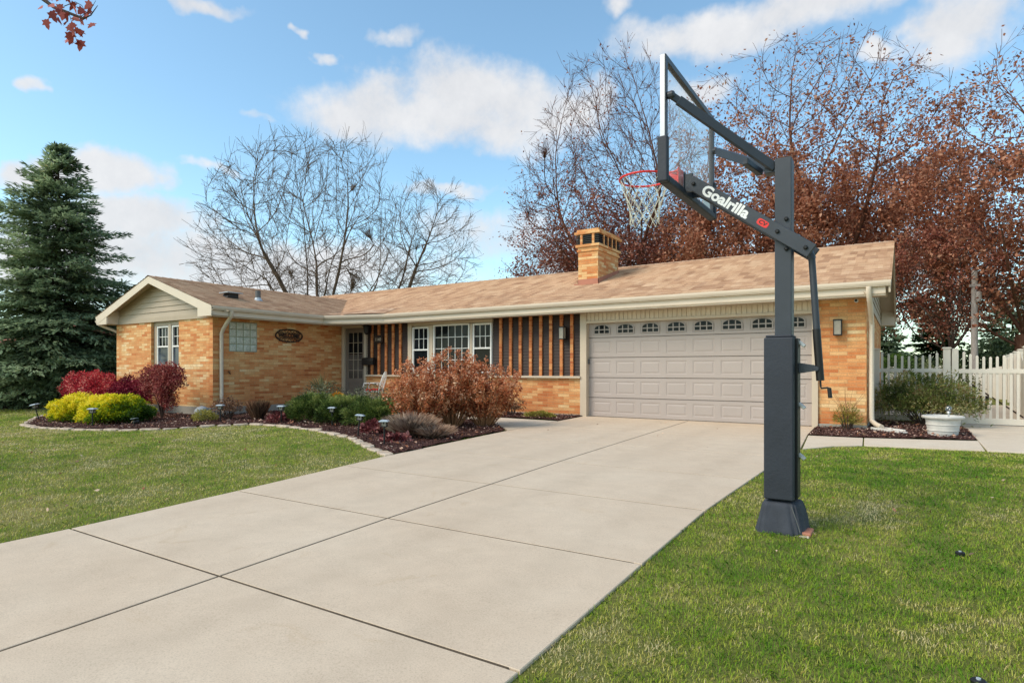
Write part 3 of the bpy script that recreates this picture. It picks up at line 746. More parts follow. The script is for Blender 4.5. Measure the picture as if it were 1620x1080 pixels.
for zz in range(5):
    b.box(cx0-.045, cx1+.045, cy0-.045, cy1+.045, 4.55+zz*.05, 4.568+zz*.05)
b.build('chimney_vent', M['black'], roof)
b = MB(); b.box(cx0-.012, cx1+.012, cy0-.012, cy0, 3.3, RZ(cy0)+.14)
b.prism([(cy0-.012, RZ(cy0)-.05), (cy1, RZ(cy1)-.05), (cy1, RZ(cy1)+.1), (cy0-.012, RZ(cy0)+.13)], 'x', cx1, cx1+.012)
b.prism([(cy0-.012, RZ(cy0)-.05), (cy1, RZ(cy1)-.05), (cy1, RZ(cy1)+.1), (cy0-.012, RZ(cy0)+.13)], 'x', cx0-.012, cx0)
b.box(cx0-.06, cx1+.06, cy0-.14, cy0-.012, RZ(cy0-.1)-.01, RZ(cy0-.05)+.02)
b.build('flashing', M['copper'], roof)
# roof vents on the wing
b = MB(); b.prism([(9.7, 3.1), (10.05, 3.1), (10.05, 3.26), (9.8, 3.26)], 'x', -15.78, -15.5); b.build('roof_vent', M['black'], roof, bevel=.01)
b = MB(); b.box(-15.8, -15.4, 9.66, 10.12, 3.24, 3.262); b.build('vent_cap', M['lamp_top'], roof)
b = MB(); b.tube([(-15.69, 10.78, 3.05), (-15.69, 10.78, 3.42)], .075, 12); b.build('vent_pipe', M['grey'], roof, smooth=True)
b = MB(); b.lathe([(.14, 0), (.09, .06), (.08, .1)], (-15.69, 10.78, 3.12), 14); b.build('pipe_boot', M['lamp_top'], roof, smooth=True)

# ---- fittings fixed to the walls, each its own thing
def lantern(x, y, z, label, s=1.0, hexa=False):
    t = empty('wall_lantern', (x, y, z)); tag(t, label, 'wall lantern', 'lanterns on the front walls')
    b = MB(); b.box(x-.05*s, x+.05*s, y-.015, y-.001, z-.14*s, z+.14*s); b.box(x-.012, x+.012, y-.08, y-.015, z+.06*s, z+.085*s); b.build('back_plate', M['black'], t, bevel=.003)
    b = MB(); w = .065*s; yc = y-.10*s
    for a, c in ((-1,-1), (1,-1), (1,1), (-1,1)): b.box(x+a*w-.006, x+a*w+.006, yc+c*w-.006, yc+c*w+.006, z-.15*s, z+.12*s)
    b.box(x-w-.012, x+w+.012, yc-w-.012, yc+w+.012, z+.12*s, z+.145*s); b.box(x-w-.008, x+w+.008, yc-w-.008, yc+w+.008, z-.165*s, z-.145*s)
    b.build('lamp_cage', M['black'], t, bevel=.002)
    b = MB(); b.box(x-w+.006, x+w-.006, yc-w+.006, yc+w-.006, z-.145*s, z+.12*s); b.build('lamp_glass', M['lampglass'], t)
    return t
lantern(-1.055, 13.3, 1.965, 'black box wall lantern on the brick pier right of the garage door')
lantern(-7.03, 13.29, 2.05, 'black box wall lantern on the dark siding left of the garage door')
t = empty('wall_lantern', (-13.72, 13.3, 2.4)); tag(t, 'dark lantern in shadow beside the front door, above the mailbox', 'wall lantern', 'lanterns on the front walls')
b = MB(); b.lathe([(.02, .17), (.05, .14), (.13, .09), (.14, .07), (.1, .06), (.075, -.12), (.05, -.15), (.02, -.18)], (-13.72, 13.12, 2.38), 8); b.box(-13.76, -13.68, 13.27, 13.29, 2.25, 2.5); b.tube([(-13.72, 13.28, 2.44), (-13.72, 13.15, 2.5)], .014); b.build('lamp_cage', M['black'], t, bevel=.002)

def text_mesh(name, body, size, mat, parent, mtx, shear=0, bold=.0, depth=.003, sx=1.0):
    cu = bpy.data.curves.new(name, 'FONT'); cu.body = body; cu.size = size; cu.extrude = depth; cu.offset = bold; cu.shear = shear
    cu.align_x = 'CENTER'; cu.align_y = 'CENTER'; cu.resolution_u = 3
    o = bpy.data.objects.new(name, cu); col.objects.link(o)
    dg = bpy.context.evaluated_depsgraph_get(); dg.update()
    me = bpy.data.meshes.new_from_object(o.evaluated_get(dg)); bpy.data.objects.remove(o)
    for v in me.vertices:
        p = mtx @ Vector((v.co.x*sx, v.co.y, v.co.z)); v.co = p-wloc(parent)
    me.materials.clear(); me.materials.append(mat)
    o = bpy.data.objects.new(name, me); col.objects.link(o); o.parent = parent
    return o
from mathutils import Matrix
def frame(origin, xa, ya):
    xa = Vector(xa).normalized(); ya = Vector(ya).normalized(); za = xa.cross(ya)
    m = Matrix((xa, ya, za)).transposed().to_4x4(); m.translation = Vector(origin); return m
# welcome sign on the wing side wall
t = empty('welcome_sign', (-14.99, 11.3, 2.12)); tag(t, 'oval brown metal welcome sign on the brick beside the entry', 'sign')
b = MB(); N = 40; ry, rz = .47, .20
for s, (a, c, x0) in enumerate((((ry, rz), (ry-.035, rz-.035), -14.955),)):
    for k in range(N):
        q = []
        for kk in (k, k+1):
            th = 2*math.pi*kk/N; q.append(((11.3+a[0]*math.cos(th), 2.12+a[1]*math.sin(th)), (11.3+c[0]*math.cos(th), 2.12+c[1]*math.sin(th))))
        (o0, i0), (o1, i1) = q
        b.add([(x0, *o0), (x0, *o1), (x0, *i1), (x0, *i0), (x0-.02, *o0), (x0-.02, *o1), (x0-.02, *i1), (x0-.02, *i0)], [(0,1,2,3), (0,1,5,4), (3,2,6,7), (4,5,6,7)])
for sgn in (1, -1):
    for k in range(7):
        yy = 11.3-.3+k*.1; zz = 2.12+sgn*.115
        pts = [(-14.965, yy+.05*math.cos(tt), zz+sgn*.01+.035*math.sin(tt)*(1 if k % 2 else -1)) for tt in [math.pi*1.6*m/8 for m in range(9)]]
        if abs(yy-11.3) < .32: b.tube(pts, .008, 5)
b.box(-14.97, -14.96, 10.9, 11.7, 2.045, 2.06); b.box(-14.97, -14.96, 10.9, 11.7, 2.18, 2.195)
b.build('scroll_frame', M['rust'], t)
text_mesh('lettering', 'WELCOME', .155, M['rust'], t, frame((-14.965, 11.3, 2.12), (0, 1, 0), (0, 0, 1)), bold=.006, depth=.005, sx=.95)
# house number plaque
t = empty('house_number_plaque', (-13.37, 13.28, 2.06)); tag(t, 'dark oval house number plaque between front door and window', 'number plaque')
b = MB(); b.prism([(-13.37+.2*math.copysign(abs(math.cos(a))**.6, math.cos(a)), 2.06+.125*math.copysign(abs(math.sin(a))**.7, math.sin(a))) for a in [2*math.pi*k/28 for k in range(28)]], 'y', 13.255, 13.285); b.build('plate', M['rust'], t, bevel=.004)
text_mesh('numerals', '1140', .13, M['siding'], t, frame((-13.37, 13.25, 2.05), (1, 0, 0), (0, 0, 1)), bold=.002)
# mailbox
t = empty('wall_mailbox', (-13.72, 13.29, 1.38)); tag(t, 'black wall mailbox beside the front door', 'mailbox')
b = MB(); b.prism([(13.29, 1.28), (13.17, 1.28), (13.17, 1.42), (13.21, 1.49), (13.29, 1.5)], 'x', -13.98, -13.52); b.build('box', M['black'], t, bevel=.006)
b = MB(); b.prism([(13.165, 1.42), (13.205, 1.5), (13.29, 1.512), (13.29, 1.5), (13.215, 1.488), (13.178, 1.42)], 'x', -13.99, -13.51); b.build('lid', M['black'], t)
# camera under the eave
t = empty('security_camera', (-.72, 13.28, 2.44)); tag(t, 'small white bullet security camera under the eave at the right corner', 'camera')
b = MB(); b.lathe([(.03, 0), (.034, .01), (.034, .13), (.02, .14)], (-.74, 13.05, 2.44), 12, 'y'); b.build('housing', M['white'], t, smooth=True)
b = MB(); b.lathe([(.026, -.004), (.026, .002)], (-.74, 13.05, 2.44), 12, 'y'); b.build('lens', M['black'], t)
b = MB(); b.tube([(-.74, 13.15, 2.45), (-.74, 13.2, 2.49)], .01); b.build('bracket', M['white'], t)
# ------------------------------------------------------------------ basketball hoop
hoop = empty('basketball_hoop', (-.815, 5.38, -.15))
tag(hoop, 'tall dark grey basketball hoop with glass backboard beside the driveway', 'basketball hoop')
b = MB(); b.box(-.878, -.752, 5.31, 5.45, -.15, 2.86); pole = b.build('pole', M['powder'], hoop, bevel=.006)
b = MB(); b.box(-.872, -.758, 5.316, 5.444, 2.86, 2.866); b.build('pole_cap', M['black'], hoop)
# pad: a three sided wrap with a lid, strapped at the back
b = MB(); b.prism([(-.945, 5.215), (-.725, 5.215), (-.725, 5.46), (-.752, 5.46), (-.752, 5.31), (-.878, 5.31), (-.878, 5.46), (-.945, 5.46)], 'z', .11, 1.405)
b.prism([(-.935, 5.225), (-.735, 5.225), (-.735, 5.455), (-.935, 5.455)], 'z', 1.405, 1.425)
pad = b.build('pole_pad', M['pad'], hoop, bevel=.018)
b = MB(); b.box(-.727, -.705, 5.30, 5.455, .115, 1.40); b.build('pad_edge', M['black'], pad, bevel=.004)
for z in (.45, .86, 1.36):
    b = MB(); b.bar((-.71, 5.40, z+.015), (-.665, 5.40, z-.025), .05, .024); b.build('strap', M['silver'], pad, bevel=.003)
# weather cover round the anchor
b = MB(); prof = [(.125, .13, .10), (.13, .145, .06), (.158, .165, -.06), (.18, .19, -.15), (.185, .195, -.175)]
cx, cy = -.835, 5.36; NS = 40
for a, c, z in prof:
    for k in range(NS):
        t = 2*math.pi*k/NS; ex = .35
        x = math.copysign(abs(math.cos(t))**ex, math.cos(t)); y = math.copysign(abs(math.sin(t))**ex, math.sin(t))
        wr = .010*math.sin(k*2.3+z*9)*(1 if z < .08 else .3) + .014*noise.noise(Vector((k*.9, z*16, 0)))
        bulge = .045*max(0, x)*max(0, .5+.5*y)*(1-abs(z+.03)*4) if x > 0 else 0
        b.v.append((cx+(a+wr+bulge)*x, cy+(c+wr)*y, z))
for i in range(len(prof)-1):
    for k in range(NS): p = i*NS+k; q = i*NS+(k+1) % NS; b.f.append((p, q, q+NS, p+NS))
b.f.append(tuple(range(NS)))
cov = b.build('base_cover', M['fabric'], hoop, smooth=True)
m = cov.modifiers.new('s', 'SUBSURF'); m.levels = 1; m.render_levels = 2
b = MB(); b.tube([(-.735, 5.185, .075), (-.70, 5.17, -.02), (-.668, 5.155, -.115)], .0035, 5); b.build('cover_seam', M['grey'], cov)
b = MB(); b.box(-.70, -.60, 5.22, 5.42, -.175, -.125); b.build('anchor_plate', M['copper'], hoop, bevel=.01)
b = MB(); b.prism([(-1.02, 5.20), (-.72, 5.185), (-.61, 5.17), (-.60, 5.32), (-.64, 5.55), (-1.01, 5.55)], 'z', -.20, -.147); b.build('concrete_footing', M['walkc'], hoop, bevel=.01)
# parallel lower arms with the lettering, and the spread upper arms
A0, A1 = Vector((-1.56, 0, 2.78)), Vector((-.60, 0, 2.075))
for y in (5.275, 5.485):
    b = MB(); b.bar((A0.x, y, A0.z), (A1.x, y, A1.z), .028, .115); arm = b.build('lower_arm', M['powder'], hoop, bevel=.006)
    for q in (.04, .74, .955):
        p = A0.lerp(A1, q); s = -1 if y < 5.38 else 1
        b = MB(); b.lathe([(.017, 0), (.017, .012), (.010, .02)], (p.x, y+s*.014, p.z), 8, 'y') if s > 0 else b.lathe([(.017, 0), (.017, -.012), (.010, -.02)], (p.x, y+s*.014, p.z), 8, 'y')
        b.build('bolt', M['black'], arm)
    if y < 5.38:
        d = (A1-A0).normalized(); up = Vector((-d.z*-1, 0, 0)); up = Vector((0, 1, 0)).cross(d)*-1
        if up.z < 0: up = -up
        p = A0.lerp(A1, .315); text_mesh('lettering', 'Goalrilla', .118, M['wht'], arm, frame((p.x, y-.0145, p.z), d, up), bold=.0045, depth=.001, sx=1.14)
        p = A0.lerp(A1, .625); n = 24; mm = frame((p.x, y-.0145, p.z-.0), d, up)
        b = MB(); pts = [mm @ Vector((.05*math.copysign(abs(math.cos(2*math.pi*k/n))**.5, math.cos(2*math.pi*k/n)), .026*math.copysign(abs(math.sin(2*math.pi*k/n))**.5, math.sin(2*math.pi*k/n)), zz)) for zz in (0, .001) for k in range(n)]
        b.add(pts, [tuple(range(n)), tuple(range(2*n-1, n-1, -1))]+[(k, (k+1) % n, n+(k+1) % n, n+k) for k in range(n)]); b.build('badge', M['redp'], arm)
        text_mesh('badge_lettering', 'CV', .044, M['black'], arm, frame((p.x, y-.016, p.z), d, up), bold=.001, depth=.0006, sx=1.2)
for zz in (2.36, 2.12): b = MB(); b.lathe([(.018, 0), (.018, -.012), (.010, -.022)], (-.79, 5.31, zz), 6, 'y'); b.build('bolt', M['black'], pole)
for ye, ze, x1 in ((4.83, 3.37, -1.60), (6.2, 3.33, -1.60)):
    b = MB(); p1 = (-.885, 5.38+(-.04 if ye < 5.4 else .04), 2.80); p0 = Vector((x1+.02, ye, ze)); q = p0.lerp(Vector(p1), .07)
    b.lathe([(.02, -.03), (.034, -.02), (.034, .02), (.02, .03)], tuple(p0), 8, 'x'); b.bar(q, p1, .035, .075); b.bar(p0, q.lerp(p0, -.1), .028, .055); b.build('upper_arm', M['powder'], hoop, bevel=.006)
b = MB(); b.box(-.96, -.87, 5.33, 5.43, 2.76, 2.84); b.bar((-1.1, 5.27, 2.87), (-1.02, 5.49, 2.82), .05, .05); b.build('arm_bracket', M['powder'], hoop, bevel=.005)
# backboard
BX = -1.63; Y0, Y1, Z0, Z1 = 4.79, 6.29, 2.69, 3.70
bb = MB(); f = .05
bb.box(BX-.022, BX+.022, Y0, Y0+f, Z0, Z1); bb.box(BX-.022, BX+.022, Y1-f, Y1, Z0, Z1); bb.box(BX-.022, BX+.022, Y0+f, Y1-f, Z1-f, Z1); bb.box(BX-.022, BX+.022, Y0+f, Y1-f, Z0, Z0+f)
board = bb.build('backboard', M['powder'], hoop, bevel=.004)
b = MB(); b.box(BX-.026, BX+.012, Y0-.004, Y0-.0005, Z0+.34, Z1-.004); b.box(BX-.026, BX-.0225, Y0, Y0+.05, Z0+.35, Z1-.004); b.build('edge_trim', M['silver'], board)
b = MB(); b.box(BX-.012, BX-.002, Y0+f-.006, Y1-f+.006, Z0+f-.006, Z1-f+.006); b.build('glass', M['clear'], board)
b = MB(); xg = BX-.0135
for a, c in (((5.24, 2.98), (5.84, 3.43)),):
    t = .024; y0, z0 = a; y1, z1 = c
    b.box(xg-.0005, xg+.0005, y0, y0+t, z0, z1); b.box(xg-.0005, xg+.0005, y1-t, y1, z0, z1); b.box(xg-.0005, xg+.0005, y0+t, y1-t, z1-t, z1); b.box(xg-.0005, xg+.0005, y0+t, y1-t, z0, z0+t)
b.build('target_square', M['decal'], board)
b = MB(); b.box(BX-.0015, BX, 5.95, 6.2, 2.76, 2.86); b.build('sticker', M['wht'], board)
# foam edge pad on the lower corners and edge
b = MB(); b.box(BX-.045, BX+.04, Y0-.022, Y0+.035, Z0-.025, Z0+.345); b.box(BX-.045, BX+.04, Y1-.035, Y1+.022, Z0-.025, Z0+.345); b.box(BX-.045, BX+.04, Y0+.035, Y1-.035, Z0-.025, Z0+.03)
b.build('edge_pad', M['pad'], board, bevel=.012)
b = MB(); b.box(BX+.022, BX+.03, 5.25, 5.51, 2.66, 2.87); b.box(BX+.03, BX+.1, 5.262, 5.285, 2.69, 2.85); b.box(BX+.03, BX+.1, 5.475, 5.498, 2.69, 2.85); b.build('mount_plate', M['powder'], hoop, bevel=.004)
# rim
RC = Vector((BX-.15-.228, 5.38, 2.905)); b = MB(); n = 36
for k in range(n):
    t0, t1 = 2*math.pi*k/n, 2*math.pi*(k+1)/n
    b.tube([(RC.x+.228*math.cos(t0), RC.y+.228*math.sin(t0), RC.z), (RC.x+.228*math.cos(t1), RC.y+.228*math.sin(t1), RC.z)], .0095, 8, False)
rim = b.build('rim', M['redp'], hoop, smooth=True)
b = MB(); b.prism([(BX-.03, 5.27), (BX-.03, 5.49), (RC.x+.205, 5.46), (RC.x+.235, 5.38), (RC.x+.205, 5.30)], 'z', 2.893, 2.904)
b.box(BX-.04, BX-.03, 5.28, 5.48, 2.79, 2.93); b.bar((BX-.04, 5.3, 2.83), (RC.x+.19, 5.27, 2.90), .012, .05); b.bar((BX-.04, 5.46, 2.83), (RC.x+.19, 5.49, 2.90), .012, .05)
b.build('rim_bracket', M['redp'], rim, bevel=.003)
b = MB(); S = 12; lv = [(.0, .222), (.075, .205), (.15, .178), (.225, .152), (.30, .135), (.37, .128), (.42, .135)]
for k in range(S):
    for sgn in (1, -1):
        pts = []
        for i, (dz, rr) in enumerate(lv):
            t = 2*math.pi*(k + (.5*sgn if i % 2 else 0))/S
            jx = .006*noise.noise(Vector((k, i*2.0, 1))); rj = rr*(1+.05*noise.noise(Vector((k*.7, i*1.3, sgn))))
            pts.append((RC.x+rj*math.cos(t)+jx, RC.y+rj*math.sin(t), RC.z-dz+.012*noise.noise(Vector((k*1.7, i, 4)))))
        b.tube(pts, .0026, 5)
    for i in (1, 2, 3, 4, 5):
        t = 2*math.pi*(k+(.5 if i % 2 else 0))/S; b.lathe([(.003, -.008), (.0055, 0), (.003, .008)], (RC.x+lv[i][1]*math.cos(t), RC.y+lv[i][1]*math.sin(t), RC.z-lv[i][0]), 5)
b.build('net', M['netm'], hoop)
# height actuator and crank
b = MB(); b.tube([(-.615, 5.38, 2.07), (-.578, 5.38, 1.47)], .026, 14); b.tube([(-.64, 5.38, 2.12), (-.61, 5.38, 2.03)], .03, 8); act = b.build('height_actuator', M['powder'], hoop, smooth=True)
b = MB(); b.tube([(-.580, 5.38, 1.47), (-.552, 5.38, 1.06)], .030, 14); b.build('actuator_sleeve', M['black'], act, smooth=True)
b = MB(); b.prism([(-.755, 1.11), (-.755, 1.21), (-.60, 1.185), (-.565, 1.165), (-.565, 1.145), (-.60, 1.135)], 'y', 5.345, 5.352); b.prism([(-.755, 1.11), (-.755, 1.21), (-.60, 1.185), (-.565, 1.165), (-.565, 1.145), (-.60, 1.135)], 'y', 5.408, 5.415)
b.lathe([(.02, -.005), (.02, .08)], (-.578, 5.342, 1.155), 10, 'y'); b.build('actuator_bracket', M['powder'], hoop, bevel=.002)
b = MB(); b.tube([(-.552, 5.38, 1.06), (-.549, 5.38, 1.02), (-.545, 5.375, 1.0), (-.50, 5.36, 1.005), (-.487, 5.355, 1.0)], .0075, 8); crk = b.build('crank_handle', M['black'], hoop, smooth=True)
b = MB(); b.tube([(-.487, 5.355, 1.005), (-.479, 5.352, .925)], .0155, 12); b.build('grip', M['black'], crk, smooth=True)

# sprinkler heads
for (x, y, z), l in (((.335, 5.25, -.15), 'small black sprinkler head in the lawn right of the hoop'), ((.27, 3.24, -.195), 'second sprinkler head, nearest the bottom edge of the lawn')):
    t = empty('sprinkler_head', (x, y, z)); tag(t, l, 'sprinkler head', 'sprinkler heads in the lawn')
    b = MB(); b.lathe([(.03, -.03), (.03, .025), (.024, .03)], (x, y, z), 18); b.build('cap', M['black'], t, smooth=True)
    b = MB(); b.lathe([(.009, .03), (.009, .036)], (x, y, z), 10); b.build('nozzle', M['lamp_top'], t)

settag(chips('fallen_leaves', [(-16, 2.5), (-6.6, 1.2), (-6.9, 6.2), (-12.8, 6.4)], 70, M['litter'], (.03, .07), .03), 'few dry leaves lying on the left lawn', 'fallen leaves')
settag(chips('fallen_leaves', [(-1.2, 4.6), (2.4, 4.6), (4, 10.5), (-1.2, 9.5)], 30, M['litter'], (.03, .06), .03), 'few dry leaves lying on the right lawn', 'fallen leaves')
settag(chips('fallen_leaves', [(-1.5, 9), (-1.5, 13), (-6.3, 13), (-6.3, 9)], 14, M['litter'], (.03, .05), .028), 'single dry leaves lying on the driveway near the garage', 'fallen leaves')
# ------------------------------------------------------------------ path lights
lamp_spots = [(-18.2, 6.36, .22, 'tilted solar path light at the far left tip of the front bed'), (-17.05, 6.3, 0, 'solar path light second from the left tip of the front bed'), (-15.05, 6.25, .0, 'solar path light in front of the yellow shrubs'),
 (-13.36, 8.2, 0, 'solar path light beside the wing downspout'), (-11.75, 8.66, 0, 'solar path light at the left end of the green junipers'), (-10.3, 8.86, 0, 'solar path light in front of the middle juniper'),
 (-8.42, 7.84, -.1, 'solar path light below the right end of the green junipers'), (-7.21, 7.29, 0, 'solar path light nearest the driveway beside the dry grass')]
proto = None
for i, (x, y, tl, lab) in enumerate(lamp_spots):
    if proto is None:
        t = empty('path_light', (0, 0, 0)); proto = t
        b = MB(); b.tube([(0, 0, -.05), (0, 0, .29)], .014, 10); b.build('stake', M['black'], t, smooth=True)
        b = MB(); b.prism([(-.05, -.05), (.05, -.05), (.05, .05), (-.05, .05)], 'z', .285, .30); b.lathe([(.03, .3), (.036, .31), (.05, .37)], (0, 0, 0), 4)
        for a, c in ((-1,-1), (1,-1), (1,1), (-1,1)): b.box(a*.045-.005, a*.045+.005, c*.045-.005, c*.045+.005, .3, .375)
        b.build('lamp_body', M['black'], t)
        b = MB(); b.box(-.037, .037, -.037, .037, .302, .37); b.build('lens', M['lampglass'], t)
        b = MB(); b.add([(a*k, c*k, z) for k, z in ((.078, .372), (.078, .382), (.05, .40)) for a, c in ((-1,-1), (1,-1), (1,1), (-1,1))], [(0,1,5,4), (1,2,6,5), (2,3,7,6), (3,0,4,7), (4,5,9,8), (5,6,10,9), (6,7,11,10), (7,4,8,11), (8,9,10,11), (0,3,2,1)])
        b.build('solar_cap', M['lamp_top'], t)
    else: t = copy_tree(proto)
    t.location = (x, y, g(y)+.03); t.rotation_euler = (tl*.4, -tl, .55); tag(t, lab, 'path light', 'solar path lights along the front bed')
t = empty('spot_light', (-14.0, 6.62, g(6.6)+.03)); tag(t, 'small black ground spotlight between yellow and red shrubs', 'spot light')
b = MB(); x, y, z = t.location; b.tube([(x, y, z-.03), (x, y, z+.09)], .01, 8); b.build('stake', M['black'], t)
b = MB(); b.lathe([(.03, 0), (.045, .02), (.05, .1)], (x, y-.02, z+.11), 14, 'y'); b.build('lamp_head', M['black'], t, smooth=True)
b = MB(); b.bar((x-.06, y-.02, z+.175), (x+.06, y+.02, z+.195), .09, .008); b.build('solar_panel', M['lamp_top'], t)

# ------------------------------------------------------------------ edging stones, one by one
path = [(-20.0, 7.35), (-18.9, 6.52), (-17.6, 5.95), (-17.0, 5.66), (-16.04, 5.58), (-15.1, 5.74), (-14.29, 5.98), (-13.7, 6.25), (-13.12, 6.72), (-12.85, 7.5), (-12.3, 8.3), (-11.6, 8.36), (-10.79, 8.32), (-9.9, 8.2), (-9.11, 7.9), (-8.4, 7.68), (-7.8, 7.32), (-7.0, 6.86), (-6.42, 6.56)]
PV = [Vector(p) for p in path]; seg = [(PV[i+1]-PV[i]).length for i in range(len(PV)-1)]; tot = sum(seg)
def along(s):
    for i, l in enumerate(seg):
        if s <= l or i == len(seg)-1: return PV[i].lerp(PV[i+1], s/l), (PV[i+1]-PV[i]).normalized()
        s -= l
s = .1; rr = random.Random(3); STONES = []
while s < tot-.2:
    L = rr.uniform(.28, .5); p, d = along(s+L/2); w = rr.uniform(.15, .22); h = rr.uniform(.028, .045); nrm = Vector((-d.y, d.x))
    b = MB(); z = g(p.y); k = 9; ring = []
    for q in range(k):
        a = 2*math.pi*q/k; ca = math.copysign(abs(math.cos(a))**.55, math.cos(a)); sa = math.copysign(abs(math.sin(a))**.55, math.sin(a))
        v = p + d*(L/2*ca*rr.uniform(.9, 1.0)) + nrm*(w/2*sa*rr.uniform(.82, 1.0)); ring.append(v)
    b.add([(v.x, v.y, z-.04) for v in ring]+[(v.x, v.y, z+h-.015) for v in ring]+[(p.x+(v.x-p.x)*.9, p.y+(v.y-p.y)*.9, z+h+rr.uniform(-.006, .006)) for v in ring],
          [tuple(range(2*k, 3*k))]+[(i, (i+1) % k, k+(i+1) % k, k+i) for i in range(k)]+[(k+i, k+(i+1) % k, 2*k+(i+1) % k, 2*k+i) for i in range(k)])
    o = b.build('edging_stone', M['stone'], loc=(p.x, p.y, z))
    tag(o, 'pale rough edging stone in the row along the front bed', 'edging stone', 'edging stones along the front bed'); s += L+.015

# ------------------------------------------------------------------ shrubs
def lump(n, R3, lumps, seed, shell=.35):
    """points in a lumpy ellipsoid, denser near the surface; returns points and outward directions"""
    r = np.random.default_rng(seed); D = r.normal(size=(n, 3)); D[:, 2] = np.abs(D[:, 2])*1.0-.25*r.uniform(0, 1, n); D /= np.linalg.norm(D, axis=1, keepdims=True)
    nn = np.array([noise.noise(Vector((d[0]*lumps+seed, d[1]*lumps, d[2]*lumps))) for d in D]); n2 = np.array([noise.noise(Vector((d[0]*lumps*2.7, d[1]*lumps*2.7+seed, d[2]*lumps*2.7))) for d in D])
    rad = (1+.32*nn+.16*n2)*(1-shell*r.uniform(0, 1, n)**1.6)
    return D*rad[:, None]*np.array(R3), D
def shrub(name, loc, R3, n, size, mat, label, cat, seed, lumps=1.8, asp=.5, out=.5, droop=0, group=None, stemmat=None, shell=.4, z0=.3, rndf=None, stems=9):
    x, y = loc; z = g(y)+.02
    P, D = lump(n, R3, lumps, seed, shell); P = P + np.array([x, y, z+R3[2]*z0]); P[:, 2] = np.maximum(P[:, 2], z+.02)
    r = np.random.default_rng(seed+5); U = unit(n); DD = D*out+U*(1-out); DD /= np.linalg.norm(DD, axis=1, keepdims=True)
    V, F = leaves(P, r.uniform(size*.6, size*1.25, n), asp, DD, droop)
    rn = np.clip(.5+.8*np.array([noise.noise(Vector(q_*3.5)) for q_ in P])+r.normal(0, .22, n), 0, 1) if rndf is None else rndf(P, D, r)
    root = empty(name, (x, y, z)); tag(root, label, cat, group)
    raw_mesh('foliage', V, F, mat, root, rnd=rn)
    b = MB()
    for k in range(stems):
        a = 2*math.pi*k/stems+seed; q = r.uniform(.3, .85); e = Vector((x+math.cos(a)*R3[0]*q, y+math.sin(a)*R3[1]*q, z+R3[2]*r.uniform(.5, 1.0)))
        s0 = Vector((x+math.cos(a)*.05, y+math.sin(a)*.05, z-.03)); m = s0.lerp(e, .5)+Vector((0, 0, .05)); b.tube([s0, m, e], [.014, .009, .004], 5)
    b.build('stem', stemmat or M['barkdark'], root)
    return root
M['yellow'] = leafmat('golden cypress foliage', [(0, (50, 76, 18)), (.3, (104, 134, 24)), (.55, (186, 190, 28)), (.8, (242, 222, 34)), (1, (252, 236, 80))], .4)
M['green_j'] = leafmat('juniper foliage', [(0, (34, 48, 20)), (.4, (64, 84, 34)), (.7, (98, 116, 52)), (1, (146, 154, 84))], .3)
M['burgundy'] = leafmat('burgundy leaves', [(0, (104, 22, 34)), (.4, (170, 40, 56)), (.75, (208, 74, 80)), (.93, (236, 138, 128)), (1, (244, 180, 164))], .4)
M['burg2'] = leafmat('red brown leaves', [(0, (84, 28, 32)), (.45, (140, 54, 56)), (.8, (180, 96, 88)), (1, (214, 150, 134))], .35)
M['crimson'] = leafmat('crimson leaves', [(0, (70, 8, 26)), (.5, (116, 16, 44)), (.85, (146, 34, 58)), (1, (190, 90, 96))], .25)
M['rusty'] = leafmat('dry hydrangea leaves', [(0, (112, 52, 28)), (.3, (176, 100, 60)), (.6, (212, 138, 92)), (.85, (232, 174, 130)), (1, (242, 206, 172))], .4)
M['floret'] = leafmat('dry hydrangea florets', [(0, (144, 76, 46)), (.4, (196, 114, 74)), (.75, (226, 162, 120)), (1, (244, 210, 176))], .35)
M['drygrass'] = leafmat('dry grass', [(0, (156, 126, 108)), (.5, (206, 176, 156)), (1, (236, 216, 196))], .4)
M['sage'] = leafmat('grey green leaves', [(0, (52, 58, 40)), (.45, (92, 98, 70)), (.8, (136, 138, 106)), (1, (190, 182, 156))], .2)
M['olive'] = leafmat('olive shrub leaves', [(0, (60, 70, 32)), (.35, (104, 118, 58)), (.65, (146, 152, 84)), (.85, (158, 122, 84)), (1, (198, 192, 136))], .4)
M['oakleaf'] = leafmat('oak leaves', [(0, (112, 66, 46)), (.4, (162, 100, 74)), (.75, (194, 132, 102)), (1, (222, 174, 144))], .45)
M['oakred'] = leafmat('dark red tree leaves', [(0, (98, 52, 42)), (.45, (148, 84, 68)), (.8, (182, 118, 98)), (1, (208, 158, 134))], .45)
M['spruce'] = leafmat('spruce needles', [(0, (66, 80, 58)), (.35, (130, 150, 112)), (.7, (172, 190, 148)), (.93, (186, 200, 154)), (1, (194, 188, 140))], .5)
M['pine'] = leafmat('green pine needles', [(0, (48, 66, 34)), (.5, (84, 110, 56)), (1, (126, 148, 82))], .3)
M['farwood'] = leafmat('far shrub leaves', [(0, (58, 66, 40)), (.5, (100, 112, 66)), (1, (146, 150, 102))], .4)
M['topiary'] = leafmat('clipped evergreen', [(0, (38, 58, 18)), (.5, (72, 98, 34)), (1, (108, 132, 56))], .2)
M['heuch'] = leafmat('purple heuchera leaves', [(0, (74, 30, 34)), (.5, (124, 60, 60)), (1, (186, 128, 120))], .2)
M['orange'] = leafmat('orange perennial leaves', [(0, (150, 86, 20)), (.5, (206, 142, 30)), (1, (232, 180, 60))], .3)

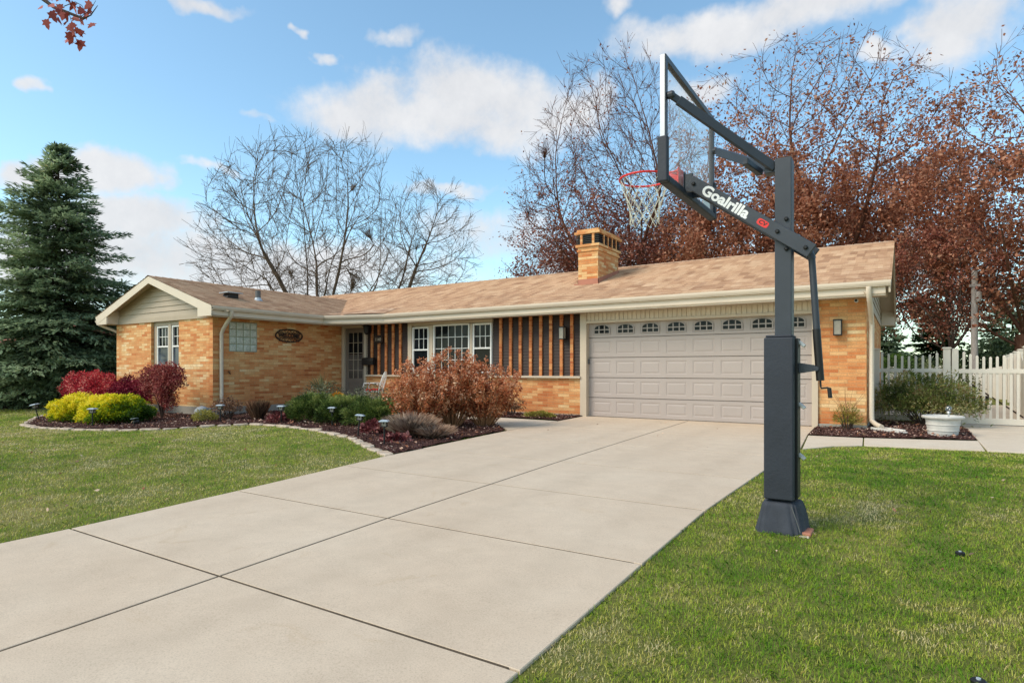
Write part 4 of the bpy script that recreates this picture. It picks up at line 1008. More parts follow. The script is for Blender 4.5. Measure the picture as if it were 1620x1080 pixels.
gy = 'golden cypress mounds in the front bed'
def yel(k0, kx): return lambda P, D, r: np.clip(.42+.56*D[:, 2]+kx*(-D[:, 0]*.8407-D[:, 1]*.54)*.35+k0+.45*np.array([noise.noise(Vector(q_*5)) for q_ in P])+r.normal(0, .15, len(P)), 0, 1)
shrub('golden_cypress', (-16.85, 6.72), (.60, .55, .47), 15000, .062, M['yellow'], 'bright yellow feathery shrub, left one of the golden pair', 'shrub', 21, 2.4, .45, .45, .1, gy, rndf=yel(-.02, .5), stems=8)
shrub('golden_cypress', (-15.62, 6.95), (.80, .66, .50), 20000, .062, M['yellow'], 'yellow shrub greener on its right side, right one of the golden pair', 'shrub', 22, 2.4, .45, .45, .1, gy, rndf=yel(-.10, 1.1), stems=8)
gb_ = 'burning bushes along the gable wall'
shrub('burning_bush', (-19.6, 8.1), (1.30, .5, .66), 13000, .06, M['burgundy'], 'wide wine red bush behind the yellow shrubs, left part', 'shrub', 31, 2.2, .5, .4, .1, gb_, z0=.80, stems=12, shell=.6)
shrub('burning_bush', (-17.75, 8.3), (.85, .42, .60), 8000, .055, M['crimson'], 'darker crimson bush between the wide red bush and the window', 'shrub', 32, 2.2, .5, .4, .1, gb_, z0=.7, stems=12, shell=.6)
# open red bush with a leaning V of stems
root = empty('burning_bush', (-15.75, 8.1, g(8.1)+.02)); tag(root, 'tall open dark red bush on bare stems below the gable window', 'shrub', gb_)
r = np.random.default_rng(5); b = MB(); x, y, z = root.location; CC = []
for (dx, dy, h, rad, n) in ((-.55, .0, 1.05, .30, 1700), (-.25, .1, 1.10, .28, 1500), (.12, -.05, 1.12, .30, 1700), (.45, .0, 1.14, .30, 1800), (.68, 0, .95, .24, 900), (-.38, -.1, .80, .25, 900), (.28, -.1, .84, .30, 1500), (.2, 0, .58, .28, 1200), (.36, 0, .40, .22, 500), (-.1, 0, .82, .2, 500)):
    P = unit(n)*(r.uniform(.15, 1.0, (n, 1))**.5)*np.array([rad*1.05, rad*.9, rad*.95]); P = P*(1+.35*np.array([[noise.noise(Vector(q_*6))] for q_ in P])); P = P*np.array([1, 1, 1]) + np.array([x+dx, y+dy, z+h]); CC.append(P)
    b.tube([(x, y, z-.03), (x+dx*.25, y+dy*.3, z+h*.4), (x+dx, y+dy, z+h+.1)], [.022, .014, .005], 6)
    for k in range(5): a = r.uniform(0, 6.28); b.tube([(x+dx*.6, y+dy*.6, z+h*.68), (x+dx+math.cos(a)*rad*.8, y+dy+math.sin(a)*rad*.6, z+h+r.uniform(-.1, .25))], [.008, .003], 4)
P = np.concatenate(CC); V, F = leaves(P, r.uniform(.03, .065, len(P)), .5, None, .15); raw_mesh('foliage', V, F, M['burg2'], root, rnd=r.uniform(0, 1, len(P))); b.build('stem', M['barkdark'], root)

gj = 'green junipers in front of the entry'
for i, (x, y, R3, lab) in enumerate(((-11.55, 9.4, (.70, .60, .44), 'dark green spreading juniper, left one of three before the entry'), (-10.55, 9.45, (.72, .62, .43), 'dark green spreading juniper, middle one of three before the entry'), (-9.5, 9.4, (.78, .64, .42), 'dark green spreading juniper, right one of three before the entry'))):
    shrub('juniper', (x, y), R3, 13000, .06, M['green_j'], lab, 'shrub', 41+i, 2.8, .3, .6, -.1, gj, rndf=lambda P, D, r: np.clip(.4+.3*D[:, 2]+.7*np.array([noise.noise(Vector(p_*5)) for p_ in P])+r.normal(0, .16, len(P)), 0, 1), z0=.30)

# hydrangeas: fans of tan stems, hanging brown leaves, dry flower heads
def hydrangea(x, y, w, h, seed, label):
    r = np.random.default_rng(seed); z = g(y)+.02; root = empty('hydrangea', (x, y, z)); tag(root, label, 'shrub', 'dried hydrangeas by the driveway')
    b = MB(); LP, LD, FP = [], [], []
    for k in range(96):
        a = r.uniform(0, 2*np.pi); q = math.sqrt(r.uniform(0, 1)); hh = h*(1.02-.30*q*q)*r.uniform(.74, 1.14)
        e = Vector((x+math.cos(a)*w*q, y+math.sin(a)*w*q*.8, z+hh)); s0 = Vector((x+math.cos(a)*.13*q, y+math.sin(a)*.13*q, z-.02))
        m = s0.lerp(e, .5)+Vector((math.cos(a)*.05*q, math.sin(a)*.05*q, -.02)); pts = [s0, m, e]; b.tube(pts, [.009, .006, .004], 5)
        for t in np.arange(.34, 1.0, .058):
            p = s0.lerp(m, t*2) if t < .5 else m.lerp(e, t*2-1)
            for q2 in range(3): LP.append(tuple(p+Vector(r.normal(0, .018, 3)))); d = r.normal(size=3); d[2] = -abs(d[2])*.9; LD.append(d)
        if r.uniform() < .85:
            cr = r.uniform(.045, .075); n = 34; D = unit(n); FP.append(np.array(e)+D*np.array([cr, cr, cr*1.35])*r.uniform(.6, 1, (n, 1)))
        if r.uniform() < .6:
            e2 = m.lerp(e, r.uniform(.1, .7))+Vector(r.normal(0, .07, 3)); cr = r.uniform(.035, .055); n = 22; D = unit(n); FP.append(np.array(e2)+D*cr)
            b.tube([m.lerp(e, .1), e2], [.005, .003], 4)
    LP = np.array(LP); LD = np.array(LD); LD /= np.linalg.norm(LD, axis=1, keepdims=True)
    V, F = leaves(LP, r.uniform(.05, .10, len(LP)), .42, LD); raw_mesh('foliage', V, F, M['rusty'], root, rnd=np.clip(np.array([.42+.9*noise.noise(Vector(q_*4)) for q_ in LP])+r.normal(0, .2, len(LP)), 0, 1))
    FP = np.concatenate(FP); V, F = leaves(FP, r.uniform(.026, .042, len(FP)), .9); raw_mesh('flower_heads', V, F, M['floret'], root, rnd=np.clip(r.normal(.55, .25, len(FP)), 0, 1))
    b.build('stem', M['barktan'], root)
hydrangea(-8.20, 9.30, .80, 1.22, 61, 'dried rust brown hydrangea, left one of three beside the driveway')
hydrangea(-7.90, 9.95, .84, 1.42, 62, 'dried rust brown hydrangea, middle one of three, tallest')
hydrangea(-7.35, 10.35, .82, 1.24, 63, 'dried rust brown hydrangea, right one of three, nearest the garage')
M['brownp'] = leafmat('brown perennial', [(0, (74, 54, 44)), (.5, (120, 88, 68)), (1, (164, 130, 104))], .2)
def tuft(name, x, y, rad, h, n, mat, label, cat, seed, spread=.8, wid=.006, group=None, curve=.5):
    r = np.random.default_rng(seed); z = g(y)+.02; a = r.uniform(0, 2*np.pi, n); q = np.sqrt(r.uniform(0, 1, n)); hh = h*r.uniform(.55, 1.1, n)
    B = np.stack([x+np.cos(a)*q*rad*.35, y+np.sin(a)*q*rad*.35, 0*a+z], 1); o = np.stack([np.cos(a), np.sin(a), 0*a], 1); a2 = a+r.normal(0, 1.2, n); o = np.stack([np.cos(a2), np.sin(a2), 0*a], 1)
    T = B+o*(rad*q*spread)[:, None]; T[:, 2] += hh*(1-.35*q*curve); Mi = (B+T)/2; Mi[:, 2] += hh*.15; s = np.stack([-np.sin(a2), np.cos(a2), 0*a], 1)*wid
    V = np.stack([B-s, B+s, Mi+s*.9, T, Mi-s*.9], 1).reshape(-1, 3); F = np.arange(n*5).reshape(n, 5)
    o = raw_mesh(name, V, F, mat, loc=(x, y, z), rnd=r.uniform(0, 1, n)); return tag(o, label, cat, group)
tuft('ornamental_grass', -7.5, 8.25, .44, .50, 1700, M['drygrass'], 'mound of dry pinkish grass behind the nearest path light', 'plant', 71, 1.0, .0028, curve=.9)
tuft('ornamental_grass', -7.0, 8.3, .32, .30, 900, M['drygrass'], 'low dry grass tuft nearest the driveway edge', 'plant', 72, 1.1, .0028, curve=.9)
shrub('heuchera', (-8.55, 8.35), (.26, .22, .16), 420, .085, M['heuch'], 'low purple leaved plant between the junipers and the dry grass', 'plant', 73, 2, .8, .5, 0, 'purple leaved low plants', stems=3)
shrub('heuchera', (-7.35, 7.7), (.28, .2, .09), 260, .08, M['heuch'], 'flat purple leaved plant right of the nearest path light', 'plant', 74, 2, .8, .5, .3, 'purple leaved low plants', stems=3)
shrub('heuchera', (-12.0, 8.75), (.26, .2, .16), 380, .07, M['heuch'], 'small purple leaved plant left of the junipers', 'plant', 75, 2, .8, .5, .1, 'purple leaved low plants', stems=3)
shrub('rose_bush', (-9.35, 10.55), (.60, .5, .66), 5200, .05, M['sage'], 'loose grey green rose bush left of the hydrangeas', 'shrub', 76, 2.2, .45, .4, 0, None, shell=.85, z0=.45, stems=16)
shrub('perennial', (-12.3, 10.3), (.75, .5, .52), 3600, .055, M['sage'], 'faded grey green perennials behind the left juniper', 'plant', 77, 2.6, .35, .4, 0, 'faded perennials behind the junipers', shell=.9, z0=.6, stems=18)
shrub('perennial', (-11.0, 10.7), (.7, .5, .50), 3000, .055, M['sage'], 'faded perennials below the front door', 'plant', 78, 2.6, .35, .4, 0, 'faded perennials behind the junipers', shell=.9, z0=.6, stems=18)
shrub('perennial', (-11.5, 10.05), (.16, .16, .10), 300, .05, M['orange'], 'small orange flowering plant behind the junipers', 'plant', 79, 2, .6, .5, 0, None, z0=5.2, stems=6)
t = empty('yucca_planter', (-12.55, 10.45, g(10.45)+.02)); tag(t, 'grey planter with spiky sword leaved plant against the wing wall', 'planter')
x, y, z = t.location; b = MB(); b.lathe([(.16, 0), (.2, .3), (.22, .56), (.24, .58), (.2, .58)], (x, y, z), 18); b.build('pot', M['ball'], t, smooth=True)
r = np.random.default_rng(9); b = MB()
for k in range(34):
    a = r.uniform(0, 6.28); tl = r.uniform(.05, .9); L = r.uniform(.42, .62); d = Vector((math.cos(a)*math.sin(tl), math.sin(a)*math.sin(tl), math.cos(tl))); s = d.cross(Vector((0, 0, 1))).normalized()*.012
    p = Vector((x, y, z+.57)); b.add([p-s, p+s, p+d*L*.6+s, p+d*L+Vector((0, 0, -.06*tl)), p+d*L*.6-s], [(0, 1, 2, 3, 4)])
b.build('foliage', M['sageflat'], t)
# plants left of the junipers, against the wing wall
shrub('perennial', (-13.75, 8.62), (.42, .3, .30), 1300, .06, M['brownp'], 'brown faded bush in front of the wing downspout', 'plant', 81, 2.4, .35, .4, 0, 'faded plants beside the downspout', shell=.9, z0=.8, stems=16)
tuft('perennial', -13.1, 9.0, .34, .52, 700, M['brownp'], 'upright rust brown perennial right of the downspout', 'plant', 82, .6, .004, 'faded plants beside the downspout')
shrub('spirea', (-13.75, 8.05), (.26, .24, .20), 1500, .045, M['olivey'], 'small yellow green shrub left of the downspout path light', 'shrub', 83, 2, .35, .5, 0, None, z0=.4, stems=6)
shrub('perennial', (-12.4, 9.4), (.3, .2, .12), 700, .05, M['orange'], 'low golden orange plant at the wall left of the junipers', 'plant', 84, 2, .5, .5, 0, None, z0=.5, stems=4)
b = MB(); b.lathe([(.02, -.17), (.1, -.145), (.16, -.08), (.175, 0), (.16, .08), (.1, .145), (.02, .17)], (-14.55, 8.45, g(8.45)+.17), 24); tag(b.build('stone_sphere', M['ball'], smooth=True, loc=(-14.55, 8.45, g(8.45))), 'round grey stone ball beside the wing corner', 'garden ornament')
# low plants left of the garage
shrub('ground_cover', (-7.35, 12.6), (.42, .2, .10), 1400, .045, M['olivey'], 'low yellow green plant in the small bed left of the garage', 'plant', 85, 2, .5, .6, .2, None, z0=.3, stems=3)
shrub('perennial', (-8.2, 12.7), (.38, .25, .34), 900, .06, M['brownp'], 'thin brown bush under the stone sill beside the hydrangeas', 'plant', 86, 2, .3, .4, 0, None, shell=.9, z0=.5, stems=14)
# feathery plant at the right corner, bush behind the pot
t = shrub('feathery_shrub', (-.88, 13.0), (.25, .2, .32), 1500, .05, M['olivey'], 'thin feathery green shrub at the right corner of the house', 'shrub', 87, 2, .2, .6, 0, None, shell=.95, z0=.5, stems=12)
b = MB(); r = np.random.default_rng(3)
for k in range(9): a = r.uniform(0, 6.28); b.tube([(-.88, 13.0, 0), (-.88+.12*math.cos(a), 13.0+.1*math.sin(a), .45), (-.88+.34*math.cos(a), 13.0+.2*math.sin(a), r.uniform(.6, .95))], [.005, .004, .002], 4)
b.build('twig', M['barktan'], t)
shrub('bush', (.35, 14.55), (.95, .6, .66), 13500, .07, M['olive'], 'loose olive green bush in front of the picket fence behind the white pot', 'shrub', 88, 2.6, .28, .45, -.1, None, shell=.85, z0=.50, stems=26)

# ------------------------------------------------------------------ pot, splash block, chairs
t = empty('white_planter', (.58, 12.85, -.01)); tag(t, 'round ribbed white planter pot on the mulch by the gate', 'planter')
b = MB(); b.lathe([(.205, 0), (.215, .03), (.225, .1), (.235, .105), (.238, .115), (.228, .12), (.24, .2), (.25, .205), (.252, .215), (.243, .22), (.258, .31), (.30, .315), (.312, .33), (.312, .35), (.29, .362), (.27, .355), (.262, .31)], (.58, 12.85, -.01), 36); b.build('pot', M['pot'], t, smooth=True)
b = MB(); b.lathe([(.26, .30), (.1, .325), (.01, .33)], (.58, 12.85, -.01), 20); b.build('soil', M['soilpot'], t)
t = empty('globe_light', (.66, 12.85, .30)); tag(t, 'clear glass globe solar light stuck in the white planter', 'garden light')
b = MB(); b.tube([(.66, 12.85, .3), (.66, 12.85, .42)], .014, 8); b.lathe([(.03, 0), (.02, .03)], (.66, 12.85, .4), 12); b.build('stake', M['silver'], t)
b = MB(); b.lathe([(.005, -.052), (.03, -.043), (.047, -.022), (.052, 0), (.047, .022), (.03, .043), (.005, .052)], (.66, 12.85, .475), 20); b.build('globe', M['globe'], t, smooth=True)
t = empty('splash_block', (-.25, 12.95, .03)); tag(t, 'grey plastic splash block under the right downspout', 'splash block')
b = MB(); b.prism([(-.50, 13.12), (-.05, 12.70), (.08, 12.78), (.02, 12.94), (-.38, 13.3)], 'z', .02, .045)
b.bar((-.50, 13.1, .055), (-.05, 12.70, .045), .03, .05); b.bar((-.38, 13.3, .055), (.04, 12.92, .045), .03, .05); b.build('tray', M['pot'], t, bevel=.008)
def chair(loc, rz, label):
    t = empty('patio_chair', (0, 0, 0)); tag(t, label, 'chair', 'white patio chairs on the porch')
    for sx in (-1, 1):
        for sy in (-1, 1):
            b = MB(); b.tube([(sx*.21, sy*.2, .43), (sx*.235, sy*.235, .2), (sx*.25, sy*.25, 0)], .011, 8); b.build('leg', M['white'], t, smooth=True)
        b = MB(); b.tube([(sx*.23, -.2, .43), (sx*.26, -.24, .55), (sx*.26, -.2, .66), (sx*.26, .05, .67), (sx*.23, .22, .62)], .012, 8); b.build('armrest', M['white'], t, smooth=True)
    b = MB(); b.box(-.23, .23, -.22, .22, .42, .435); b.build('seat', M['white'], t)
    b = MB(); b.lathe([(.2, 0), (.225, .02), (.225, .045), (.19, .065)], (0, 0, .437), 20); b.build('cushion', M['red_cushion'], t, smooth=True)
    b = MB(); P = lambda u, v: (u, .2+.16*v, .44+.56*v)
    outl = [P(.22*math.sin(math.pi*(.12+.76*q) )*(1 if q < .5 else 1)*(-1 if q < .5 else 1)*1.0, 0) for q in (0,)]
    ol = [P(-.2, 0), P(-.235, .35), P(-.2, .7), P(-.1, .95), P(0, 1), P(.1, .95), P(.2, .7), P(.235, .35), P(.2, 0)]; b.tube(ol, .013, 8)
    for u in (-.12, 0, .12): b.tube([P(u, 0), P(u*1.4, .35), P(u*.9, .65), P(u*.3, .93)], .009, 6)
    for v, rr2 in ((.3, .07), (.6, .06)):
        for u in (-.07, .07): b.tube([P(u+rr2*math.cos(a), v+rr2*1.1*math.sin(a)) for a in [2*math.pi*k/10 for k in range(11)]], .007, 5)
    b.build('backrest', M['white'], t, smooth=True); t.location = loc; t.rotation_euler = (0, 0, rz); return t
chair((-12.98, 12.7, g(12.7)+.1), R(-62), 'white wrought metal chair with a red cushion beside the front door')
chair((-10.2, 12.8, g(12.7)+.02), R(20), 'white metal chair mostly hidden behind the hydrangeas under the window')

# ------------------------------------------------------------------ picket fence, gate and boundary fence
FY = 15.4
def picket(b, x, z0, z1, w=.045): b.box(x-w/2, x+w/2, FY-.012, FY+.012, z0, z1-.02); b.add([(x-w/2, FY-.012, z1-.02), (x+w/2, FY-.012, z1-.02), (x+w/2, FY+.012, z1-.02), (x-w/2, FY+.012, z1-.02), (x-.006, FY-.004, z1), (x+.006, FY-.004, z1), (x+.006, FY+.004, z1), (x-.006, FY+.004, z1)], [(0,1,5,4), (1,2,6,5), (2,3,7,6), (3,0,4,7), (4,5,6,7)])
def post(x, y, h, root, w=.125, cap=True):
    b = MB(); b.box(x-w/2, x+w/2, y-w/2, y+w/2, -.05, h); p = b.build('post', M['fence'], root, bevel=.004)
    if cap: b = MB(); b.box(x-w/2-.018, x+w/2+.018, y-w/2-.018, y+w/2+.018, h, h+.02); b.box(x-w/2-.004, x+w/2+.004, y-w/2-.004, y+w/2+.004, h+.02, h+.032); b.build('post_cap', M['fence'], p)
t = empty('picket_fence', (-.5, FY, 0)); tag(t, 'white picket fence panel with a dipping top between house and gate', 'fence')
post(-.49, FY, 1.57, t); post(.76, FY, 1.575, t)
x = -.38; k = 0
while x < .68:
    u = (x-.15)/.55; picketz = 1.43+.10*u*u
    b = MB(); picket(b, x, .07, picketz); b.build('picket', M['fence'], t); x += .122
for za, zb in ((1.09, 1.165), (.07, .18)): b = MB(); b.box(-.43, .70, FY-.03, FY+.03, za, zb); b.build('rail', M['fence'], t, bevel=.003)
t = empty('picket_gate', (.9, FY, 0)); tag(t, 'white picket gate with a dipping top at the right edge', 'gate')
b = MB(); b.box(.845, .955, FY-.03, FY+.03, .03, 1.56); b.box(.85, .95, FY-.025, FY+.025, 1.56, 1.575); b.build('gate_stile', M['fence'], t, bevel=.004)
b = MB(); b.box(1.99, 2.09, FY-.03, FY+.03, .03, 1.58); b.build('gate_stile', M['fence'], t, bevel=.004)
x = 1.045
while x < 1.98:
    u = (x-1.47)/.5; b = MB(); picket(b, x, .1, 1.40+.15*u*u); b.build('picket', M['fence'], t); x += .107
for za, zb in ((1.07, 1.155), (.05, .17)): b = MB(); b.box(.955, 1.99, FY-.028, FY+.028, za, zb); b.build('rail', M['fence'], t, bevel=.003)
b = MB(); b.bar((1.0, FY+.04, .98), (1.99, FY+.04, .2), .012, .03); b.build('brace', M['rust'], t)
t = empty('picket_fence', (2.2, FY, 0)); tag(t, 'white picket fence piece right of the gate at the picture edge', 'fence')
post(2.2, FY, 1.575, t)
for i in range(7): b = MB(); picket(b, 2.33+i*.122, .07, 1.5-.02*i); b.build('picket', M['fence'], t)
for za, zb in ((1.09, 1.165), (.07, .18)): b = MB(); b.box(2.27, 3.2, FY-.03, FY+.03, za, zb); b.build('rail', M['fence'], t)
t = empty('privacy_fence', (2.6, 17, 0)); tag(t, 'tall off white board fence with scalloped tops behind the gate', 'fence')
pys = [17.0, 19.4, 21.8, 24.2, 26.6, 29.0]; fx = lambda y: 2.25+(y-17)*.085
for i, py in enumerate(pys):
    post(fx(py), py, 1.62, t)
    if i < len(pys)-1:
        b = MB(); n = 18
        for k in range(n):
            ya = py+.08+(2.24)*k/n; yb = py+.08+2.24*(k+1)/n-.012; u = ((k+.5)/n-.5)*2; h = 1.58-.24*(1-u*u)
            b.add([(fx(ya)-.012, ya, .05), (fx(yb)-.012, yb, .05), (fx(yb)-.012, yb, h), (fx(ya)-.012, ya, h), (fx(ya)+.012, ya, .05), (fx(yb)+.012, yb, .05), (fx(yb)+.012, yb, h), (fx(ya)+.012, ya, h)], [(0,1,2,3), (4,5,6,7), (3,2,6,7), (0,3,7,4), (1,2,6,5)])
        b.build('board_panel', M['fence'], t)
t = empty('privacy_fence', (1.0, 30, 0)); tag(t, 'far stretch of off white scalloped fence crossing behind the yard', 'fence')
for i in range(1): 
    b = MB()
    for k in range(26): xa = -.6+k*.15; u = ((k % 13+.5)/13-.5)*2; b.box(xa, xa+.14, 29.2, 29.22, .02, 1.34-.2*(1-u*u))
    b.build('board_panel', M['fence'], t); post(3.3, 29.2, 1.5, t)
b = MB(); b.lathe([(.20, 0), (.24, .2), (.27, .36), (.27, .38), (.24, .38)], (1.72, 21.0, .04), 20); tag(b.build('black_pot', M['black'], smooth=True, loc=(1.72, 21, .04)), 'black plastic pot standing behind the picket gate', 'pot')
t = empty('clipped_evergreen', (0, 0, 0)); bpy.data.objects.remove(t)
shrub('clipped_evergreen', (-.30, 26.5), (.82, .8, 1.35), 7000, .07, M['topiary'], 'rounded bright green clipped evergreen behind the left picket fence', 'shrub', 91, 1.0, .5, .6, 0, None, shell=.25, z0=.25, stems=4)
shrub('bush', (1.0, 27.5), (1.3, .8, 1.1), 5000, .09, M['farwood'], 'pale green bush behind the middle of the picket fence', 'shrub', 92, 2, .5, .5, 0, None, shell=.6, z0=.3, stems=8)

# ------------------------------------------------------------------ trees
def frusta(name, segs, mat, parent, n=5):
    A = np.array([s[0] for s in segs], float); B = np.array([s[1] for s in segs], float); ra = np.array([s[2] for s in segs]); rb = np.array([s[3] for s in segs])
    D = B-A; D /= np.linalg.norm(D, axis=1, keepdims=True)+1e-9; ref = np.tile(np.array([.31, .17, .93]), (len(D), 1)); ref[np.abs(D[:, 2]) > .9] = (1, 0, 0)
    U = np.cross(D, ref); U /= np.linalg.norm(U, axis=1, keepdims=True); W = np.cross(D, U); m = len(A); V = np.empty((m, 2*n, 3))
    for k in range(n):
        t = 2*math.pi*k/n; o = U*math.cos(t)+W*math.sin(t); V[:, k] = A+o*ra[:, None]; V[:, n+k] = B+o*rb[:, None]
    base = (np.arange(m)*2*n)[:, None]; F = np.concatenate([base+np.array([[k, (k+1) % n, n+(k+1) % n, n+k]]) for k in range(n)], 0)
    return raw_mesh(name, V.reshape(-1, 3), F, mat, parent, smooth=True)
class Tree:
    def __init__(s, seed, env=None): s.r = random.Random(seed); s.segs = []; s.tips = []; s.env = env
    def grow(s, p, d, L, r, lvl, maxl, up=.06, wob=.16, kids=(5, 7), ratio=.55, spread=(.45, .8), step=.5):
        R_ = s.r; n = max(2, int(L/step)); st = L/n; q = 0; k = int(R_.randint(*kids)*(1.7 if lvl == 1 and maxl == 5 else 1.15 if lvl == 2 and maxl == 5 else 1)); marks = sorted(R_.uniform(.18, .98) for _ in range(k)); mi = 0
        r0 = r
        for i in range(n):
            d = (d+Vector((R_.gauss(0, wob), R_.gauss(0, wob), R_.gauss(0, wob)))*.6+Vector((0, 0, up))).normalized(); p2 = p+d*st; r1 = max(r*(1-(i+1)/n*.9), .10*r)
            if s.env and not s.env(p2): break
            s.segs.append((tuple(p), tuple(p2), r0, r1, lvl)); r0 = r1; p = p2
            if lvl >= maxl-1: s.tips.append((p, d, lvl))
            while mi < k and marks[mi] <= (i+1)/n:
                t = marks[mi]; mi += 1
                if lvl < maxl:
                    a = R_.uniform(0, 2*math.pi); ax = d.orthogonal().normalized(); ax = ax*math.cos(a)+d.cross(ax)*math.sin(a); ang = R_.uniform(*spread); nd = (d*math.cos(ang)+ax*math.sin(ang)).normalized()
                    s.grow(p, nd, L*ratio*(1.25-t*.7)*R_.uniform(.7, 1.25), r1*.52, lvl+1, maxl, up, wob*1.15, kids, ratio, spread, step*.8)
    def make(s, name, loc, label, cat, bark, group=None, leafm=None, nleaf=0, lsize=.12, leafsel=None, minr=.006):
        root = empty(name, loc); tag(root, label, cat, group); L = Vector(loc)
        tr = [(tuple(Vector(a)+L), tuple(Vector(c)+L), ra, rb) for a, c, ra, rb, lv in s.segs if lv == 0]
        br = [(tuple(Vector(a)+L), tuple(Vector(c)+L), max(ra, minr), max(rb, minr*.8)) for a, c, ra, rb, lv in s.segs if lv > 0]
        frusta('trunk', tr, bark, root, 8)
        if br: frusta('branches', br, bark, root, 4)
        if nleaf:
            T = [(t[0]+L) for t in s.tips]; T = np.array([tuple(t) for t in T]); r = np.random.default_rng(len(T))
            if leafsel is not None: wgt = np.array([max(0., leafsel(t-np.array(loc))) for t in T]); wgt /= wgt.sum(); idx = r.choice(len(T), nleaf, p=wgt)
            else: idx = r.integers(0, len(T), nleaf)
            C = T[idx]+r.normal(0, lsize*1.5, (nleaf, 3)); V, F = leaves(C, r.uniform(.6, 1.3, nleaf)*lsize, .55, None, .3); raw_mesh('foliage', V, F, leafm, root, rnd=r.uniform(0, 1, nleaf))
        return root
def multi(seed, limbs, maxl, L0, r0, rs=.72, **k):
    """limbs: (dx,dy,dz,len,rad) from a short bole"""
    t = Tree(seed); p = Vector((0, 0, 0)); top = Vector((0, 0, L0))
    t.segs.append(((0, 0, -.3), tuple(top), r0*1.25, r0*.95, 0))
    for dx, dy, dz, L, r in limbs: t.grow(top+Vector((dx*.2, dy*.2, -.2)), Vector((dx, dy, dz)).normalized(), L, r*rs, 1, maxl, **k)
    return t
RT_ = Vector((.8406, .5416, 0)); FW = Vector((-.5416, .8406, 0))
def limb(ang, dep, L, r): d = RT_*math.sin(R(ang))+Vector((0, 0, math.cos(R(ang))))+FW*dep; return (d.x, d.y, d.z, L, r)
def colonize(seed, bole, boleR, seeds, env, N=2400, D=.36, kill=.75, twig=(.35, .9), ntw=3, tip=.009, inertia=.45, exq=2.3, jit=.09):
    """crown grown by space colonisation from a short bole and a fan of leading limbs.
    seeds: (angle, depth, length); env: list of (centre offset x, depth, z, rx, ry, rz) ellipsoids in camera-facing axes"""
    r = np.random.default_rng(seed); A = []
    ax_, fw_ = np.array(RT_), np.array(FW)
    vol = np.array([e[3]*e[4]*e[5] for e in env]); vol = vol/vol.sum()
    for e, v in zip(env, vol):
        n = int(N*v); d = r.normal(size=(n, 3)); d /= np.linalg.norm(d, axis=1, keepdims=True); q = r.uniform(0, 1, n)**(1/3.4)
        wob = np.array([1+.28*noise.noise(Vector(x*1.8+seed)) for x in d]); d = d*(q*wob)[:, None]
        P = ax_*(e[0]+d[:, :1]*e[3])+fw_*(e[1]+d[:, 1:2]*e[4]); P[:, 2] = e[2]+d[:, 2]*e[5]; A.append(P[P[:, 2] > bole+.3])
    A = np.concatenate(A); P = [np.array([0, 0, -.3])]; par = [-1]; dirs = [np.array([0, 0, 1.])]
    nb = 4
    for k in range(nb): P.append(np.array([r.normal(0, .03), r.normal(0, .03), bole*(k+1)/nb])); par.append(len(P)-2); dirs.append(np.array([0, 0, 1.]))
    for ang, dep, L in seeds:
        d = ax_*math.sin(R(ang))+fw_*dep; d[2] = math.cos(R(ang)); d /= np.linalg.norm(d); cur = nb if r.uniform() < .6 else nb-1; n = int(L/D)
        for k in range(n):
            d = d+r.normal(0, .045, 3)+np.array([0, 0, .006]); d /= np.linalg.norm(d); P.append(P[cur]+d*D); par.append(cur); dirs.append(d); cur = len(P)-1
    Pn = np.array(P); nd = np.full(len(A), 1e9); ni = np.zeros(len(A), int)
    def upd(new0):
        nonlocal nd, ni
        Q = Pn[new0:]; 
        for s0 in range(0, len(Q), 400):
            dd = np.linalg.norm(A[:, None]-Q[None, s0:s0+400], axis=2); m = dd.argmin(1); v = dd[np.arange(len(A)), m]; b_ = v < nd; nd[b_] = v[b_]; ni[b_] = m[b_]+new0+s0
    upd(0)
    for it in range(90):
        keep = nd > kill*(1 if it > 3 else .4); A = A[keep]; nd = nd[keep]; ni = ni[keep]
        if len(A) < 10: break
        V = A-Pn[ni]; V /= np.linalg.norm(V, axis=1, keepdims=True); u, inv = np.unique(ni, return_inverse=True); S = np.zeros((len(u), 3)); np.add.at(S, inv, V)
        S /= np.linalg.norm(S, axis=1, keepdims=True)+1e-6; Dv = np.array([dirs[k] for k in u]); S = S+Dv*inertia+r.normal(0, jit, S.shape)+np.array([0, 0, .03]); S /= np.linalg.norm(S, axis=1, keepdims=True)
        new = Pn[u]+S*D; base = len(Pn); Pn = np.concatenate([Pn, new]); par += list(u); dirs += list(S); upd(base)
        if len(Pn) > 16000: break
    n = len(Pn); par = np.array(par); ex = exq; w = np.zeros(n); hasc = np.zeros(n, bool); hasc[par[1:]] = True; w[~hasc] = tip**ex
    for k in range(n-1, 0, -1):
        if w[k] == 0: w[k] = tip**ex
        w[par[k]] += w[k]
    rad = w**(1/ex); sc_ = boleR/rad[1]; rad = np.maximum(rad*(sc_ if sc_ < 1 else 1+(sc_-1)*np.clip(rad/rad[1], 0, 1)), tip)
    t = Tree(seed)
    for k in range(1, n):
        j_ = par[k]; t.segs.append((tuple(Pn[j_]), tuple(Pn[k]), min(rad[j_], rad[k]*1.35), rad[k], 0 if k <= nb else 1))
    thin = np.where((rad < tip*2.6) & (np.arange(n) > nb))[0]
